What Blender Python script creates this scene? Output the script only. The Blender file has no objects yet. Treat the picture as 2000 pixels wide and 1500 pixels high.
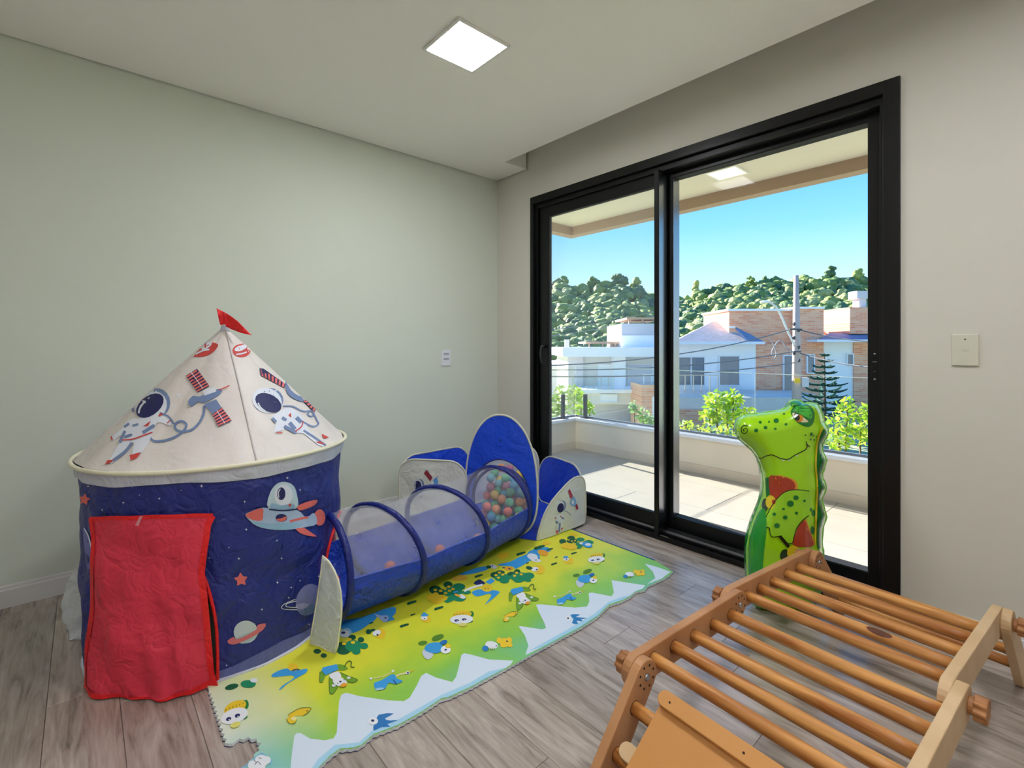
import bpy, bmesh, math, random
import numpy as np
from mathutils import Vector, Matrix, noise
from mathutils.geometry import delaunay_2d_cdt

scene = bpy.context.scene
col = scene.collection
R = math.radians
def s2l(c):
    return tuple(((v/255)/12.92 if v/255 <= .04045 else ((v/255+.055)/1.055)**2.4) for v in c)

# ------------------------------------------------------------------ camera
F_PX, HY, YAW = 941.0, 676.4, R(48.36)
CAM = Vector((3.125, -2.613, 1.17))
FW = Vector((-math.sin(YAW), math.cos(YAW), 0)); RT = Vector((math.cos(YAW), math.sin(YAW), 0))
cam = bpy.data.cameras.new('camera'); cam_o = bpy.data.objects.new('camera', cam); col.objects.link(cam_o)
cam_o.location = CAM; cam_o.rotation_euler = (R(90), 0, YAW)
cam.sensor_width = 36; cam.lens = F_PX/2000*36; cam.shift_y = -(750-HY)/2000
cam.clip_start = .02; cam.clip_end = 2000
scene.camera = cam_o
# ------------------------------------------------------------------ sky
world = bpy.data.worlds.new('sky'); scene.world = world; world.use_nodes = True
wn = world.node_tree.nodes; wl = world.node_tree.links; wn.clear()
w_out = wn.new('ShaderNodeOutputWorld'); w_bg = wn.new('ShaderNodeBackground')
w_tc = wn.new('ShaderNodeTexCoord'); w_sep = wn.new('ShaderNodeSeparateXYZ'); w_rmp = wn.new('ShaderNodeValToRGB')
wl.new(w_tc.outputs['Generated'], w_sep.inputs[0]); wl.new(w_sep.outputs['Z'], w_rmp.inputs[0])
cr = w_rmp.color_ramp
cr.elements[0].position = 0.0; cr.elements[0].color = (*s2l((206, 226, 236)), 1)
cr.elements[1].position = .75; cr.elements[1].color = (*s2l((58, 124, 204)), 1)
for p, c in ((.12, (172, 212, 236)), (.22, (122, 188, 232)), (.36, (74, 152, 222))):
    e = cr.elements.new(p); e.color = (*s2l(c), 1)
wl.new(w_rmp.outputs[0], w_bg.inputs[0]); w_bg.inputs[1].default_value = 1.0
wl.new(w_bg.outputs[0], w_out.inputs[0])
# ------------------------------------------------------------------ sun
sun = bpy.data.lights.new('sun', 'SUN'); sun.energy = 11.0; sun.angle = R(.6); sun.color = (1, .93, .83)
sun_o = bpy.data.objects.new('sun', sun); col.objects.link(sun_o)
sd = Vector((.80, -.09, -.36)).normalized()
sun_o.rotation_euler = sd.to_track_quat('-Z', 'Y').to_euler(); sun_o.location = (-8, 4, 9)
# ------------------------------------------------------------------ exposure
vs = scene.view_settings
vs.view_transform = 'Standard'; vs.look = 'None'; vs.exposure = 0.86; vs.gamma = 1; vs.use_curve_mapping = False
LAMP = 43.0      # radiance of the ceiling panels

# ------------------------------------------------------------------ helpers
def ray(px, py): return FW + RT*((px-1000)/F_PX) + Vector((0, 0, (HY-py)/F_PX))
def on_z(px, py, z): d = ray(px, py); return CAM + d*((z-CAM.z)/d.z)
def at(px, py, d): return CAM + ray(px, py)*d
def Zf(x0, y0, s, pts): return [(x0+s*x, y0+s*y) for x, y in pts]

MATS = {}
def mat(name, rgb, rough=.6, metal=0, spec=.5, var=0, vscale=8, bump=0, bscale=60, coat=0, trans=0, stretch=(1, 1, 1), emit=0, objvar=0, sub=0, lin=None):
    if name in MATS: return MATS[name]
    m = bpy.data.materials.new(name); m.use_nodes = True; nt = m.node_tree; N = nt.nodes; L = nt.links
    b = N['Principled BSDF']; c = lin if lin else s2l(rgb)
    b.inputs['Base Color'].default_value = (*c, 1); b.inputs['Roughness'].default_value = rough
    b.inputs['Metallic'].default_value = metal; b.inputs['Specular IOR Level'].default_value = spec
    b.inputs['Coat Weight'].default_value = coat; b.inputs['Coat Roughness'].default_value = .08
    if emit: b.inputs['Emission Color'].default_value = (*c, 1); b.inputs['Emission Strength'].default_value = emit
    tc = N.new('ShaderNodeTexCoord'); mp = N.new('ShaderNodeMapping'); mp.inputs['Scale'].default_value = stretch
    L.new(tc.outputs['Object'], mp.inputs[0])
    cur = None
    if var:
        n = N.new('ShaderNodeTexNoise'); n.inputs['Scale'].default_value = vscale; n.inputs['Detail'].default_value = 5
        L.new(mp.outputs[0], n.inputs['Vector'])
        hs = N.new('ShaderNodeHueSaturation'); hs.inputs['Color'].default_value = (*c, 1)
        mr = N.new('ShaderNodeMapRange'); mr.inputs[1].default_value = .3; mr.inputs[2].default_value = .7
        mr.inputs[3].default_value = 1-var; mr.inputs[4].default_value = 1+var
        L.new(n.outputs['Fac'], mr.inputs[0]); L.new(mr.outputs[0], hs.inputs['Value']); cur = hs
    if objvar:
        oi = N.new('ShaderNodeObjectInfo'); hs2 = N.new('ShaderNodeHueSaturation')
        mr2 = N.new('ShaderNodeMapRange'); mr2.inputs[3].default_value = 1-objvar; mr2.inputs[4].default_value = 1+objvar
        L.new(oi.outputs['Random'], mr2.inputs[0]); L.new(mr2.outputs[0], hs2.inputs['Value'])
        if cur: L.new(cur.outputs[0], hs2.inputs['Color'])
        else: hs2.inputs['Color'].default_value = (*c, 1)
        cur = hs2
    if cur: L.new(cur.outputs[0], b.inputs['Base Color'])
    if bump:
        n = N.new('ShaderNodeTexNoise'); n.inputs['Scale'].default_value = bscale; n.inputs['Detail'].default_value = 6
        L.new(mp.outputs[0], n.inputs['Vector'])
        bp = N.new('ShaderNodeBump'); bp.inputs['Strength'].default_value = bump; bp.inputs['Distance'].default_value = .01
        L.new(n.outputs['Fac'], bp.inputs['Height']); L.new(bp.outputs[0], b.inputs['Normal'])
    if trans:
        out = N['Material Output']; t = N.new('ShaderNodeBsdfTransparent'); mx = N.new('ShaderNodeMixShader')
        mx.inputs[0].default_value = trans
        L.new(b.outputs[0], mx.inputs[1]); L.new(t.outputs[0], mx.inputs[2]); L.new(mx.outputs[0], out.inputs[0])
    if sub:
        out = N['Material Output']; t = N.new('ShaderNodeBsdfTranslucent'); t.inputs[0].default_value = (*c, 1)
        mx = N.new('ShaderNodeMixShader'); mx.inputs[0].default_value = sub
        L.new(b.outputs[0], mx.inputs[1]); L.new(t.outputs[0], mx.inputs[2]); L.new(mx.outputs[0], out.inputs[0])
    MATS[name] = m; return m

def glass_mat(name, tint, refl, veil=0, veilcol=(255, 255, 255)):
    m = bpy.data.materials.new(name); m.use_nodes = True; N = m.node_tree.nodes; L = m.node_tree.links; N.clear()
    out = N.new('ShaderNodeOutputMaterial'); t = N.new('ShaderNodeBsdfTransparent'); t.inputs[0].default_value = (*tint, 1)
    g = N.new('ShaderNodeBsdfGlossy'); g.inputs['Roughness'].default_value = .02
    fr = N.new('ShaderNodeFresnel'); fr.inputs[0].default_value = 1.45
    mu = N.new('ShaderNodeMath'); mu.operation = 'MULTIPLY'; mu.inputs[1].default_value = refl
    mx = N.new('ShaderNodeMixShader'); L.new(fr.outputs[0], mu.inputs[0]); L.new(mu.outputs[0], mx.inputs[0])
    L.new(t.outputs[0], mx.inputs[1]); L.new(g.outputs[0], mx.inputs[2]); last = mx
    if veil:
        d = N.new('ShaderNodeBsdfDiffuse'); d.inputs[0].default_value = (*s2l(veilcol), 1)
        m2 = N.new('ShaderNodeMixShader'); m2.inputs[0].default_value = veil
        L.new(mx.outputs[0], m2.inputs[1]); L.new(d.outputs[0], m2.inputs[2]); last = m2
    L.new(last.outputs[0], out.inputs[0]); MATS[name] = m; return m

def props(o, label=None, cat=None, group=None, kind=None):
    if label: o['label'] = label
    if cat: o['category'] = cat
    if group: o['group'] = group
    if kind: o['kind'] = kind
    return o
def empty(name, loc, label, cat, group=None, kind=None):
    o = bpy.data.objects.new(name, None); col.objects.link(o); o.location = loc; o.empty_display_size = .1
    return props(o, label, cat, group, kind)

class MB:
    def __init__(s): s.v = []; s.f = []; s.m = []
    def add(s, verts, faces, mi=0):
        o = len(s.v); s.v += [tuple(p) for p in verts]; s.f += [tuple(i+o for i in f) for f in faces]; s.m += [mi]*len(faces); return s
    def box(s, x0, x1, y0, y1, z0, z1, mi=0):
        return s.hexa([(x0, y0, z0), (x1, y0, z0), (x1, y1, z0), (x0, y1, z0), (x0, y0, z1), (x1, y0, z1), (x1, y1, z1), (x0, y1, z1)], mi)
    def hexa(s, p, mi=0):
        return s.add(p, [(0, 3, 2, 1), (4, 5, 6, 7), (0, 1, 5, 4), (1, 2, 6, 5), (2, 3, 7, 6), (3, 0, 4, 7)], mi)
    def obox(s, c, ax, half, mi=0):
        c = Vector(c); a, b, d = [Vector(x)*h for x, h in zip(ax, half)]
        return s.hexa([c-a-b-d, c+a-b-d, c+a+b-d, c-a+b-d, c-a-b+d, c+a-b+d, c+a+b+d, c-a+b+d], mi)
    def tube(s, path, r, n=10, closed=False, mi=0, caps=True, flat=1):
        path = [Vector(p) for p in path]; k = len(path); rr = r if hasattr(r, '__len__') else [r]*k
        vs_ = []; up = None
        for i, p in enumerate(path):
            a = path[(i-1) % k] if (closed or i > 0) else path[i]; b = path[(i+1) % k] if (closed or i < k-1) else path[i]
            t = (b-a).normalized()
            if up is None:
                up = Vector((0, 0, 1)) if abs(t.z) < .9 else Vector((1, 0, 0))
            x = t.cross(up)
            if x.length < 1e-4: x = t.orthogonal()
            x.normalize(); y = x.cross(t).normalized(); up = y
            for j in range(n):
                q = 2*math.pi*j/n; vs_.append(p + x*math.cos(q)*rr[i] + y*math.sin(q)*rr[i]*flat)
        fs = []
        for i in range(k if closed else k-1):
            i2 = (i+1) % k
            for j in range(n):
                j2 = (j+1) % n; fs.append((i*n+j, i*n+j2, i2*n+j2, i2*n+j))
        if caps and not closed:
            fs.append(tuple(range(n-1, -1, -1))); fs.append(tuple((k-1)*n+j for j in range(n)))
        return s.add(vs_, fs, mi)
    def grid(s, fn, nu, nv, mi=0, keep=None, wrapu=False):
        vs_ = [fn(i/nu, j/nv) for j in range(nv+1) for i in range(nu+1)]
        fs = []
        for j in range(nv):
            for i in range(nu):
                if keep and not keep((i+.5)/nu, (j+.5)/nv): continue
                a = j*(nu+1)+i; fs.append((a, a+1, a+nu+2, a+nu+1))
        return s.add(vs_, fs, mi)
    def prism(s, pts2, fr, t0, t1, mi=0):
        """pts2 polygon in the frame fr=(origin,u,v,w); extruded from w=t0 to t1"""
        o, u, v, w = [Vector(x) for x in fr]; n = len(pts2)
        a = [o+u*x+v*y+w*t0 for x, y in pts2]; b = [o+u*x+v*y+w*t1 for x, y in pts2]
        return s.add(a+b, [tuple(range(n-1, -1, -1)), tuple(range(n, 2*n))]+[(i, (i+1) % n, n+(i+1) % n, n+i) for i in range(n)], mi)
    def ico(s, c, r, sub=2, mi=0, jit=None, scale=(1, 1, 1)):
        V, Fc = ICO[sub]; c = Vector(c); o = []
        for p in V:
            k = r*(1+(jit(p) if jit else 0)); o.append((c.x+p[0]*k*scale[0], c.y+p[1]*k*scale[1], c.z+p[2]*k*scale[2]))
        return s.add(o, Fc, mi)
    def build(s, name, mats, parent=None, smooth=False, bevel=0, auto=None):
        me = bpy.data.meshes.new(name); me.from_pydata(s.v, [], s.f); me.update()
        for m in (mats if isinstance(mats, (list, tuple)) else [mats]): me.materials.append(m)
        if any(s.m): me.polygons.foreach_set('material_index', s.m)
        if smooth: me.polygons.foreach_set('use_smooth', [True]*len(me.polygons))
        o = bpy.data.objects.new(name, me); col.objects.link(o)
        if parent is not None: attach(o, parent)
        if bevel:
            b = o.modifiers.new('bevel', 'BEVEL'); b.width = bevel; b.segments = 2; b.limit_method = 'ANGLE'
        return o
def attach(o, p):
    o.parent = p
    if p.parent is None: o.matrix_parent_inverse = p.matrix_basis.inverted()
ICO = {}
for k_ in (1, 2, 3):
    bm = bmesh.new(); bmesh.ops.create_icosphere(bm, subdivisions=k_, radius=1)
    bm.verts.index_update()
    ICO[k_] = ([tuple(v.co) for v in bm.verts], [tuple(v.index for v in f.verts) for f in bm.faces]); bm.free()

# --- printed motifs: flat prints lying on a surface, every outline given on the surface through the projector
def ell(cx, cy, rx, ry=None, rot=0, n=18):
    ry = rx if ry is None else ry; c, s_ = math.cos(R(rot)), math.sin(R(rot))
    return [(cx+rx*math.cos(2*math.pi*i/n)*c-ry*math.sin(2*math.pi*i/n)*s_, cy+rx*math.cos(2*math.pi*i/n)*s_+ry*math.sin(2*math.pi*i/n)*c) for i in range(n)]
def star(cx, cy, r, rot=-90, k=.5, n=5):
    return [(cx+(r if i % 2 == 0 else r*k)*math.cos(R(rot+180*i/n)), cy+(r if i % 2 == 0 else r*k)*math.sin(R(rot+180*i/n))) for i in range(2*n)]
def smooth_line(p, k=4):
    if len(p) < 3: return p
    out = []
    q = [p[0]]+list(p)+[p[-1]]
    for i in range(1, len(q)-2):
        a, b, c, d = [np.array(q[i+j-1], float) for j in range(4)]
        for t in np.linspace(0, 1, k, endpoint=False):
            out.append(tuple(.5*((2*b)+(-a+c)*t+(2*a-5*b+4*c-d)*t*t+(-a+3*b-3*c+d)*t**3)))
    out.append(tuple(p[-1])); return out
def smooth_poly(p, k=3):
    out = []; n = len(p)
    for i in range(n):
        a, b, c, d = [np.array(p[(i+j-1) % n], float) for j in range(4)]
        for t in np.linspace(0, 1, k, endpoint=False):
            out.append(tuple(.5*((2*b)+(-a+c)*t+(2*a-5*b+4*c-d)*t*t+(-a+3*b-3*c+d)*t**3)))
    return out
def stroke(p, w, smooth=True):
    p = smooth_line(p) if smooth else p; quads = []
    for i in range(len(p)-1):
        (x0, y0), (x1, y1) = p[i], p[i+1]; dx, dy = x1-x0, y1-y0; l = math.hypot(dx, dy) or 1
        ex, ey = dx/l*w*.18, dy/l*w*.18; nx, ny = -dy/l*w/2, dx/l*w/2
        quads.append([(x0-ex+nx, y0-ey+ny), (x1+ex+nx, y1+ey+ny), (x1+ex-nx, y1+ey-ny), (x0-ex-nx, y0-ey-ny)])
    return quads
def tri(poly, step):
    """triangulate a 2-D polygon, with inner points every 'step'"""
    out = []; n = len(poly)
    for i in range(n):
        (x0, y0), (x1, y1) = poly[i], poly[(i+1) % n]
        k = max(1, int(math.hypot(x1-x0, y1-y0)/step)) if step else 1
        out += [(x0+(x1-x0)*j/k, y0+(y1-y0)*j/k) for j in range(k)]
    n = len(out); pts = [Vector(p) for p in out]
    if step:
        xs = [p[0] for p in out]; ys = [p[1] for p in out]
        x = min(xs)+step*.5
        while x < max(xs):
            y = min(ys)+step*.5
            while y < max(ys):
                if inside(out, x, y): pts.append(Vector((x, y)))
                y += step
            x += step
    v, e, f, *_ = delaunay_2d_cdt(pts, [], [list(range(n))], 1, 1e-4)
    return [tuple(p) for p in v], [tuple(i) for i in f]
def inside(poly, x, y):
    r = False; n = len(poly); j = n-1
    for i in range(n):
        xi, yi = poly[i]; xj, yj = poly[j]
        if (yi > y) != (yj > y) and x < (xj-xi)*(y-yi)/(yj-yi)+xi: r = not r
        j = i
    return r
PRINT = {}; MOT = [0]
def pm(rgb):
    k = tuple(rgb)
    if k not in PRINT: PRINT[k] = mat('print_%02x%02x%02x' % k, rgb, .62, bump=.03, bscale=300)
    return PRINT[k]
def motif(name, parent, proj, shapes, frame=(0, 0, 1), step=0, lift=.0012, dl=.00035, label=None, mfn=pm):
    """shapes: (rgb, polygon or list of polygons) in frame coordinates"""
    b = MB(); mats = []; lay = 0; MOT[0] += 1; base = lift+(MOT[0] % 97)*1.1e-5; npoly = 0
    for rgb, sh in shapes:
        m = mfn(rgb)
        if m not in mats: mats.append(m)
        polys = sh if isinstance(sh[0][0], (tuple, list)) else [sh]
        for p in polys:
            v, f = tri(Zf(*frame, p), step)
            npoly += 1; w = [proj(x, y, base+dl*lay+npoly*2.3e-5) for x, y in v]
            ok = [i for i, q in enumerate(w) if q is None]
            if ok:
                bad = set(ok); f = [t for t in f if not any(i in bad for i in t)]
                us = sorted({i for t in f for i in t}); mp = {i: k for k, i in enumerate(us)}
                w = [w[i] for i in us]; f = [tuple(mp[i] for i in t) for t in f]
            g_ = []
            for t in f:
                nn_ = (Vector(w[t[1]])-Vector(w[t[0]])).cross(Vector(w[t[2]])-Vector(w[t[0]])); g_.append(t if nn_.dot(CAM-Vector(w[t[0]])) > 0 else t[::-1])
            b.add(w, g_, mats.index(m))
        lay += 1
    o = b.build(name, mats, parent)
    if label: o['label'] = label
    return o

# ================================================================== THE ROOM
CEIL = 2.5616
m_wall_g = mat('wall_paint_sage', (219, 225, 213), .75, var=.012, vscale=3, bump=.02, bscale=180)
m_wall_w = mat('wall_paint_offwhite', (216, 212, 201), .75, var=.012, vscale=3, bump=.02, bscale=180)
m_ceil = mat('ceiling_paint', (249, 247, 240), .8, var=.01, vscale=2)
m_base = mat('baseboard_white', (226, 224, 224), .4)
m_joint = mat('floor_joint', (58, 48, 42), .8)
RX, RY = 4.4, -3.9
def st(o): o['kind'] = 'structure'; return o
# walls
st(MB().box(-.15, 0, RY-.15, .2, -.2, 2.95).build('wall_left', m_wall_g))
w = MB()
w.box(0, .415, 0, .2, -.2, 2.95); w.box(2.69, RX+.15, 0, .2, -.2, 2.95); w.box(.415, 2.69, 0, .2, 2.325, 2.95); w.box(.415, 2.69, .0, .2, -.2, -.03)
st(w.build('wall_right', m_wall_w))
st(MB().box(RX, RX+.15, RY-.15, 0, -.2, 2.95).build('wall_back', m_wall_w))
st(MB().box(0, RX, RY-.15, RY, -.2, 2.95).build('wall_near', m_wall_w))
# ceiling: board with an open curtain pocket along the door wall and a thin shadow joint at the walls
c = MB()
c.box(.014, RX, RY, -.235, CEIL, CEIL+.02); c.box(.014, .369, -.235, -.012, CEIL, CEIL+.02)
c.box(.369, RX, -.255, -.235, CEIL+.02, CEIL+.2); c.box(.349, .369, -.235, -.012, CEIL+.02, CEIL+.2)
c.box(0, RX, RY, 0, CEIL+.2, CEIL+.25)
st(c.build('ceiling', m_ceil))
# floor : base + separate planks
m_plank = bpy.data.materials.new('vinyl_plank_oak'); m_plank.use_nodes = True
N = m_plank.node_tree.nodes; L = m_plank.node_tree.links; pb = N['Principled BSDF']
tc = N.new('ShaderNodeTexCoord'); oi = N.new('ShaderNodeObjectInfo')
mp = N.new('ShaderNodeMapping'); mp.inputs['Scale'].default_value = (1.5, 10, 1)
ad = N.new('ShaderNodeVectorMath'); ad.operation = 'ADD'
sc = N.new('ShaderNodeVectorMath'); sc.operation = 'SCALE'; sc.inputs[0].default_value = (37, 91, 13)
L.new(oi.outputs['Random'], sc.inputs['Scale']); L.new(tc.outputs['Object'], ad.inputs[0]); L.new(sc.outputs[0], ad.inputs[1]); L.new(ad.outputs[0], mp.inputs[0])
n1 = N.new('ShaderNodeTexNoise'); n1.inputs['Scale'].default_value = 2.2; n1.inputs['Detail'].default_value = 8; n1.inputs['Roughness'].default_value = .62; n1.inputs['Distortion'].default_value = 1.1
L.new(mp.outputs[0], n1.inputs['Vector'])
mp2 = N.new('ShaderNodeMapping'); mp2.inputs['Scale'].default_value = (4, 60, 1); L.new(ad.outputs[0], mp2.inputs[0])
n2 = N.new('ShaderNodeTexNoise'); n2.inputs['Scale'].default_value = 2; n2.inputs['Detail'].default_value = 4; L.new(mp2.outputs[0], n2.inputs['Vector'])
rp = N.new('ShaderNodeValToRGB'); rp.color_ramp.elements[0].position = .30; rp.color_ramp.elements[1].position = .72
rp.color_ramp.elements[0].color = (*s2l((112, 99, 92)), 1); rp.color_ramp.elements[1].color = (*s2l((204, 191, 183)), 1)
e = rp.color_ramp.elements.new(.47); e.color = (*s2l((168, 154, 145)), 1)
mxn = N.new('ShaderNodeMix'); mxn.inputs[0].default_value = .22
L.new(n1.outputs['Fac'], mxn.inputs[2]); L.new(n2.outputs['Fac'], mxn.inputs[3]); L.new(mxn.outputs[0], rp.inputs[0])
hs = N.new('ShaderNodeHueSaturation'); mr = N.new('ShaderNodeMapRange'); mr.inputs[3].default_value = .86; mr.inputs[4].default_value = 1.14
L.new(oi.outputs['Random'], mr.inputs[0]); L.new(mr.outputs[0], hs.inputs['Value']); L.new(rp.outputs[0], hs.inputs['Color']); L.new(hs.outputs[0], pb.inputs['Base Color'])
pb.inputs['Roughness'].default_value = .24; pb.inputs['Specular IOR Level'].default_value = .6
bp_ = N.new('ShaderNodeBump'); bp_.inputs['Strength'].default_value = .05; bp_.inputs['Distance'].default_value = .004
L.new(n2.outputs['Fac'], bp_.inputs['Height']); L.new(bp_.outputs[0], pb.inputs['Normal'])
floor = st(MB().box(0, RX, RY, 0, -.06, -.004).build('floor', m_joint))
random.seed(4)
PW, PL = .18, 1.22
def plank_mesh(x0, x1, y0, y1):
    b = MB(); e_ = .0012
    p = [(x0, y0), (x1, y0), (x1, y1), (x0, y1)]; q = [(x0+e_, y0+e_), (x1-e_, y0+e_), (x1-e_, y1-e_), (x0+e_, y1-e_)]
    v = [(a, c_, -.004) for a, c_ in p]+[(a, c_, -.0012) for a, c_ in p]+[(a, c_, 0) for a, c_ in q]
    f = [(8, 9, 10, 11)]
    for i in range(4):
        j = (i+1) % 4; f += [(i, j, 4+j, 4+i), (4+i, 4+j, 8+j, 8+i)]
    return b.add(v, f)
row = 0; y = -.004
while y > RY:
    y0 = max(RY, y-PW+.0012); x = -random.random()*PL
    while x < RX:
        a, b_ = max(x+.0006, .001), min(x+PL-.0006, RX)
        if b_-a > .02: plank_mesh(a, b_, y0, y).build('plank', m_plank, floor)
        x += PL
    y -= PW; row += 1
# baseboards
def baseboard(name, fr, ln):
    b = MB(); prof = [(0, 0), (.014, 0), (.014, .078), (.010, .082), (.010, .094), (.004, .098), (0, .098)]
    b.prism(prof, fr, 0, ln); return st(b.build(name, m_base))
baseboard('baseboard_left', ((0.0, -.0, 0), (1, 0, 0), (0, 0, 1), (0, -1, 0)), -RY)
b = MB(); prof = [(0, 0), (-.014, 0), (-.014, .078), (-.010, .082), (-.010, .094), (-.004, .098), (0, .098)]
b.prism(prof, ((0, 0, 0), (0, 1, 0), (0, 0, 1), (1, 0, 0)), .014, .415); b.prism(prof, ((0, 0, 0), (0, 1, 0), (0, 0, 1), (1, 0, 0)), 2.69, RX)
st(b.build('baseboard_right', m_base))

# ------------------------------------------------------------------ sliding door
m_blk = mat('black_aluminium', (8, 8, 10), .33, spec=.35, coat=.06)
m_blk_s = mat('black_aluminium_satin', (20, 18, 20), .4, spec=.5)
m_alu = mat('bare_aluminium', (170, 172, 178), .3, metal=1)
m_gasket = mat('rubber_gasket', (8, 8, 9), .7)
m_glass = glass_mat('door_glass', (.98, .986, .985), .06)
m_glass2 = glass_mat('door_glass_veiled', (.965, .98, .98), .14, veil=.06, veilcol=(225, 235, 245))  # pale diffuse mix paints a faint reflection veil into the left pane
door = empty('door_1', (1.55, 0, 0), 'black aluminium sliding glass door with two panes opening to the balcony', 'door'); st(door)
f = MB()
def rect_ring(b, x0, x1, z0, z1, wl_, wr, wb, wt, y0, y1, mi=0):
    b.box(x0, x0+wl_, y0, y1, z0, z1, mi); b.box(x1-wr, x1, y0, y1, z0, z1, mi)
    b.box(x0+wl_, x1-wr, y0, y1, z1-wt, z1, mi); b.box(x0+wl_, x1-wr, y0, y1, z0, z0+wb, mi)
rect_ring(f, .415, 2.69, 0, 2.325, .035, .060, .028, .055, -.016, .165)     # outer casing
rect_ring(f, .450, 2.630, .028, 2.270, .022, .016, .014, .035, .012, .165)  # inner step
f.build('frame', m_blk, door, bevel=.002)
for yy, nm in ((.022, 'track'), (.072, 'track'), (.125, 'track')):
    MB().box(.475, 2.61, yy-.002, yy+.002, .040, .056).build(nm, m_alu, door)
def sash(x0, x1, y0, y1, z0, z1, wl_, wr, wb, wt, gm, nm):
    b = MB(); rect_ring(b, x0, x1, z0, z1, wl_, wr, wb, wt, y0, y1); s_ = b.build(nm, m_blk, door, bevel=.002)
    yc = (y0+y1)/2
    MB().box(x0+wl_-.004, x1-wr+.004, yc-.003, yc+.003, z0+wb-.004, z1-wt+.004).build('pane', gm, s_)
    g = MB(); rect_ring(g, x0+wl_-.001, x1-wr+.001, z0+wb-.001, z1-wt+.001, .005, .005, .005, .005, y0-.002+.004, y1-.004)
    g.build('gasket', m_gasket, s_)
    return s_
s1 = sash(.478, 1.5148, .030, .068, .044, 2.236, .090, .030, .090, .075, m_glass2, 'sash')
s2 = sash(1.500, 2.622, .080, .150, .044, 2.262, .075, .062, .085, .060, m_glass, 'sash')
# proud interlock profile on the meeting stile
MB().box(1.515, 1.545, -.030, .066, .02, 2.236).build('interlock_profile', m_blk, door, bevel=.003)
m_strip = mat('reflector_metal', (150, 154, 162), .22, metal=1)  # bright metal for strips added so the black stile faces reflect the sky
MB().box(1.545, 1.5465, -.024, .062, .10, 2.225).build('added_reflector', m_strip, door)
MB().box(1.5800, 1.5815, .080, .148, .14, 2.19).build('added_reflector', m_strip, door)
MB().box(1.502, 1.530, .068, .0795, .05, 2.23).build('interlock_brush', m_gasket, door)
MB().box(1.515, 1.60, -.014, -.010, .03, .034).build('sill_clip', m_alu, door)
# lever handle on the left stile, lock keep holes on the right stile
h = MB(); h.tube([(.535, .030, 1.17), (.535, -.012, 1.17)], .011, 12)
h.tube([(.535, -.012, 1.175), (.533, -.016, 1.15), (.528, -.018, 1.11), (.535, -.016, 1.06), (.545, -.012, 1.03)], [.009, .009, .008, .007, .005], 10)
h.build('handle', mat('handle_black', (30, 30, 32), .25, spec=.6), s1, smooth=True)
for zz, r_ in ((1.135, .0045), (1.055, .002), (1.020, .005)):
    b = MB(); b.tube([(2.583, .081, zz), (2.583, .077, zz)], r_, 12); b.build('screw', m_alu, s2, smooth=True)
MB().box(2.575, 2.591, .077, .081, 1.098, 1.101).build('lock_slot', m_alu, s2)

# ------------------------------------------------------------------ switch plates
m_pl = mat('plastic_white', (236, 238, 245), .35); m_pl_b = mat('plastic_beige', (214, 212, 194), .4); m_slot = mat('plastic_grey', (176, 176, 190), .4)
sw = empty('switch_plate', (0, -.52, 1.08), 'small white four-module switch plate on the sage left wall', 'switch')
MB().box(0, .010, -.562, -.482, 1.022, 1.142).build('plate', m_pl, sw, bevel=.002)
for i in range(4):
    z0 = 1.045+i*.0195
    MB().box(.010, .0125, -.546, -.498, z0, z0+.0165).build('rocker', m_slot if i % 2 else m_pl, sw, bevel=.0008)
sp = empty('blank_plate', (2.89, 0, 1.155), 'square beige blank wall plate right of the black door', 'wall plate')
MB().box(2.852, 2.931, -.009, 0, 1.093, 1.218).build('plate', m_pl_b, sp, bevel=.003)
b = MB(); b.tube([(2.892, -.009, 1.198), (2.892, -.0105, 1.198)], .003, 10); b.build('screw', mat('screw_dark', (70, 66, 58), .5), sp)
MB().box(2.880, 2.903, -.0098, -.008, 1.150, 1.162).build('emblem', mat('plate_emblem', (205, 203, 186), .4), sp, bevel=.0005)

# ------------------------------------------------------------------ ceiling light panels
m_lamp = mat('led_diffuser', (250, 252, 255), .5, emit=LAMP)
m_lampf = mat('lamp_frame_white', (238, 236, 232), .5)
def panel(cx, cy, label, w_=.146, z=CEIL, em=m_lamp, cat='ceiling light', group=None):
    p = empty('ceiling_light', (cx, cy, z), label, cat, group)
    b = MB(); g = .014
    rect = [(-w_, w_, -w_, -w_+g), (-w_, w_, w_-g, w_), (-w_, -w_+g, -w_+g, w_-g), (w_-g, w_, -w_+g, w_-g)]
    for x0, x1, y0, y1 in rect: b.box(cx+x0, cx+x1, cy+y0, cy+y1, z-.010, z)
    b.build('frame', m_lampf, p, bevel=.002)
    MB().box(cx-w_+g, cx+w_-g, cy-w_+g, cy+w_-g, z-.006, z-.001).build('diffuser', em, p)
    return p
panel(1.312, -1.285, 'square recessed ceiling light panel glowing warm white above the tunnel')
for (x, y) in ((3.1, -1.285), (3.1, -3.0)):  # two more panels, out of view, added to help light the room
    panel(x, y, 'added unseen square ceiling light panel towards the rear of the room', group='added unseen ceiling panels at the rear')

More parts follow.
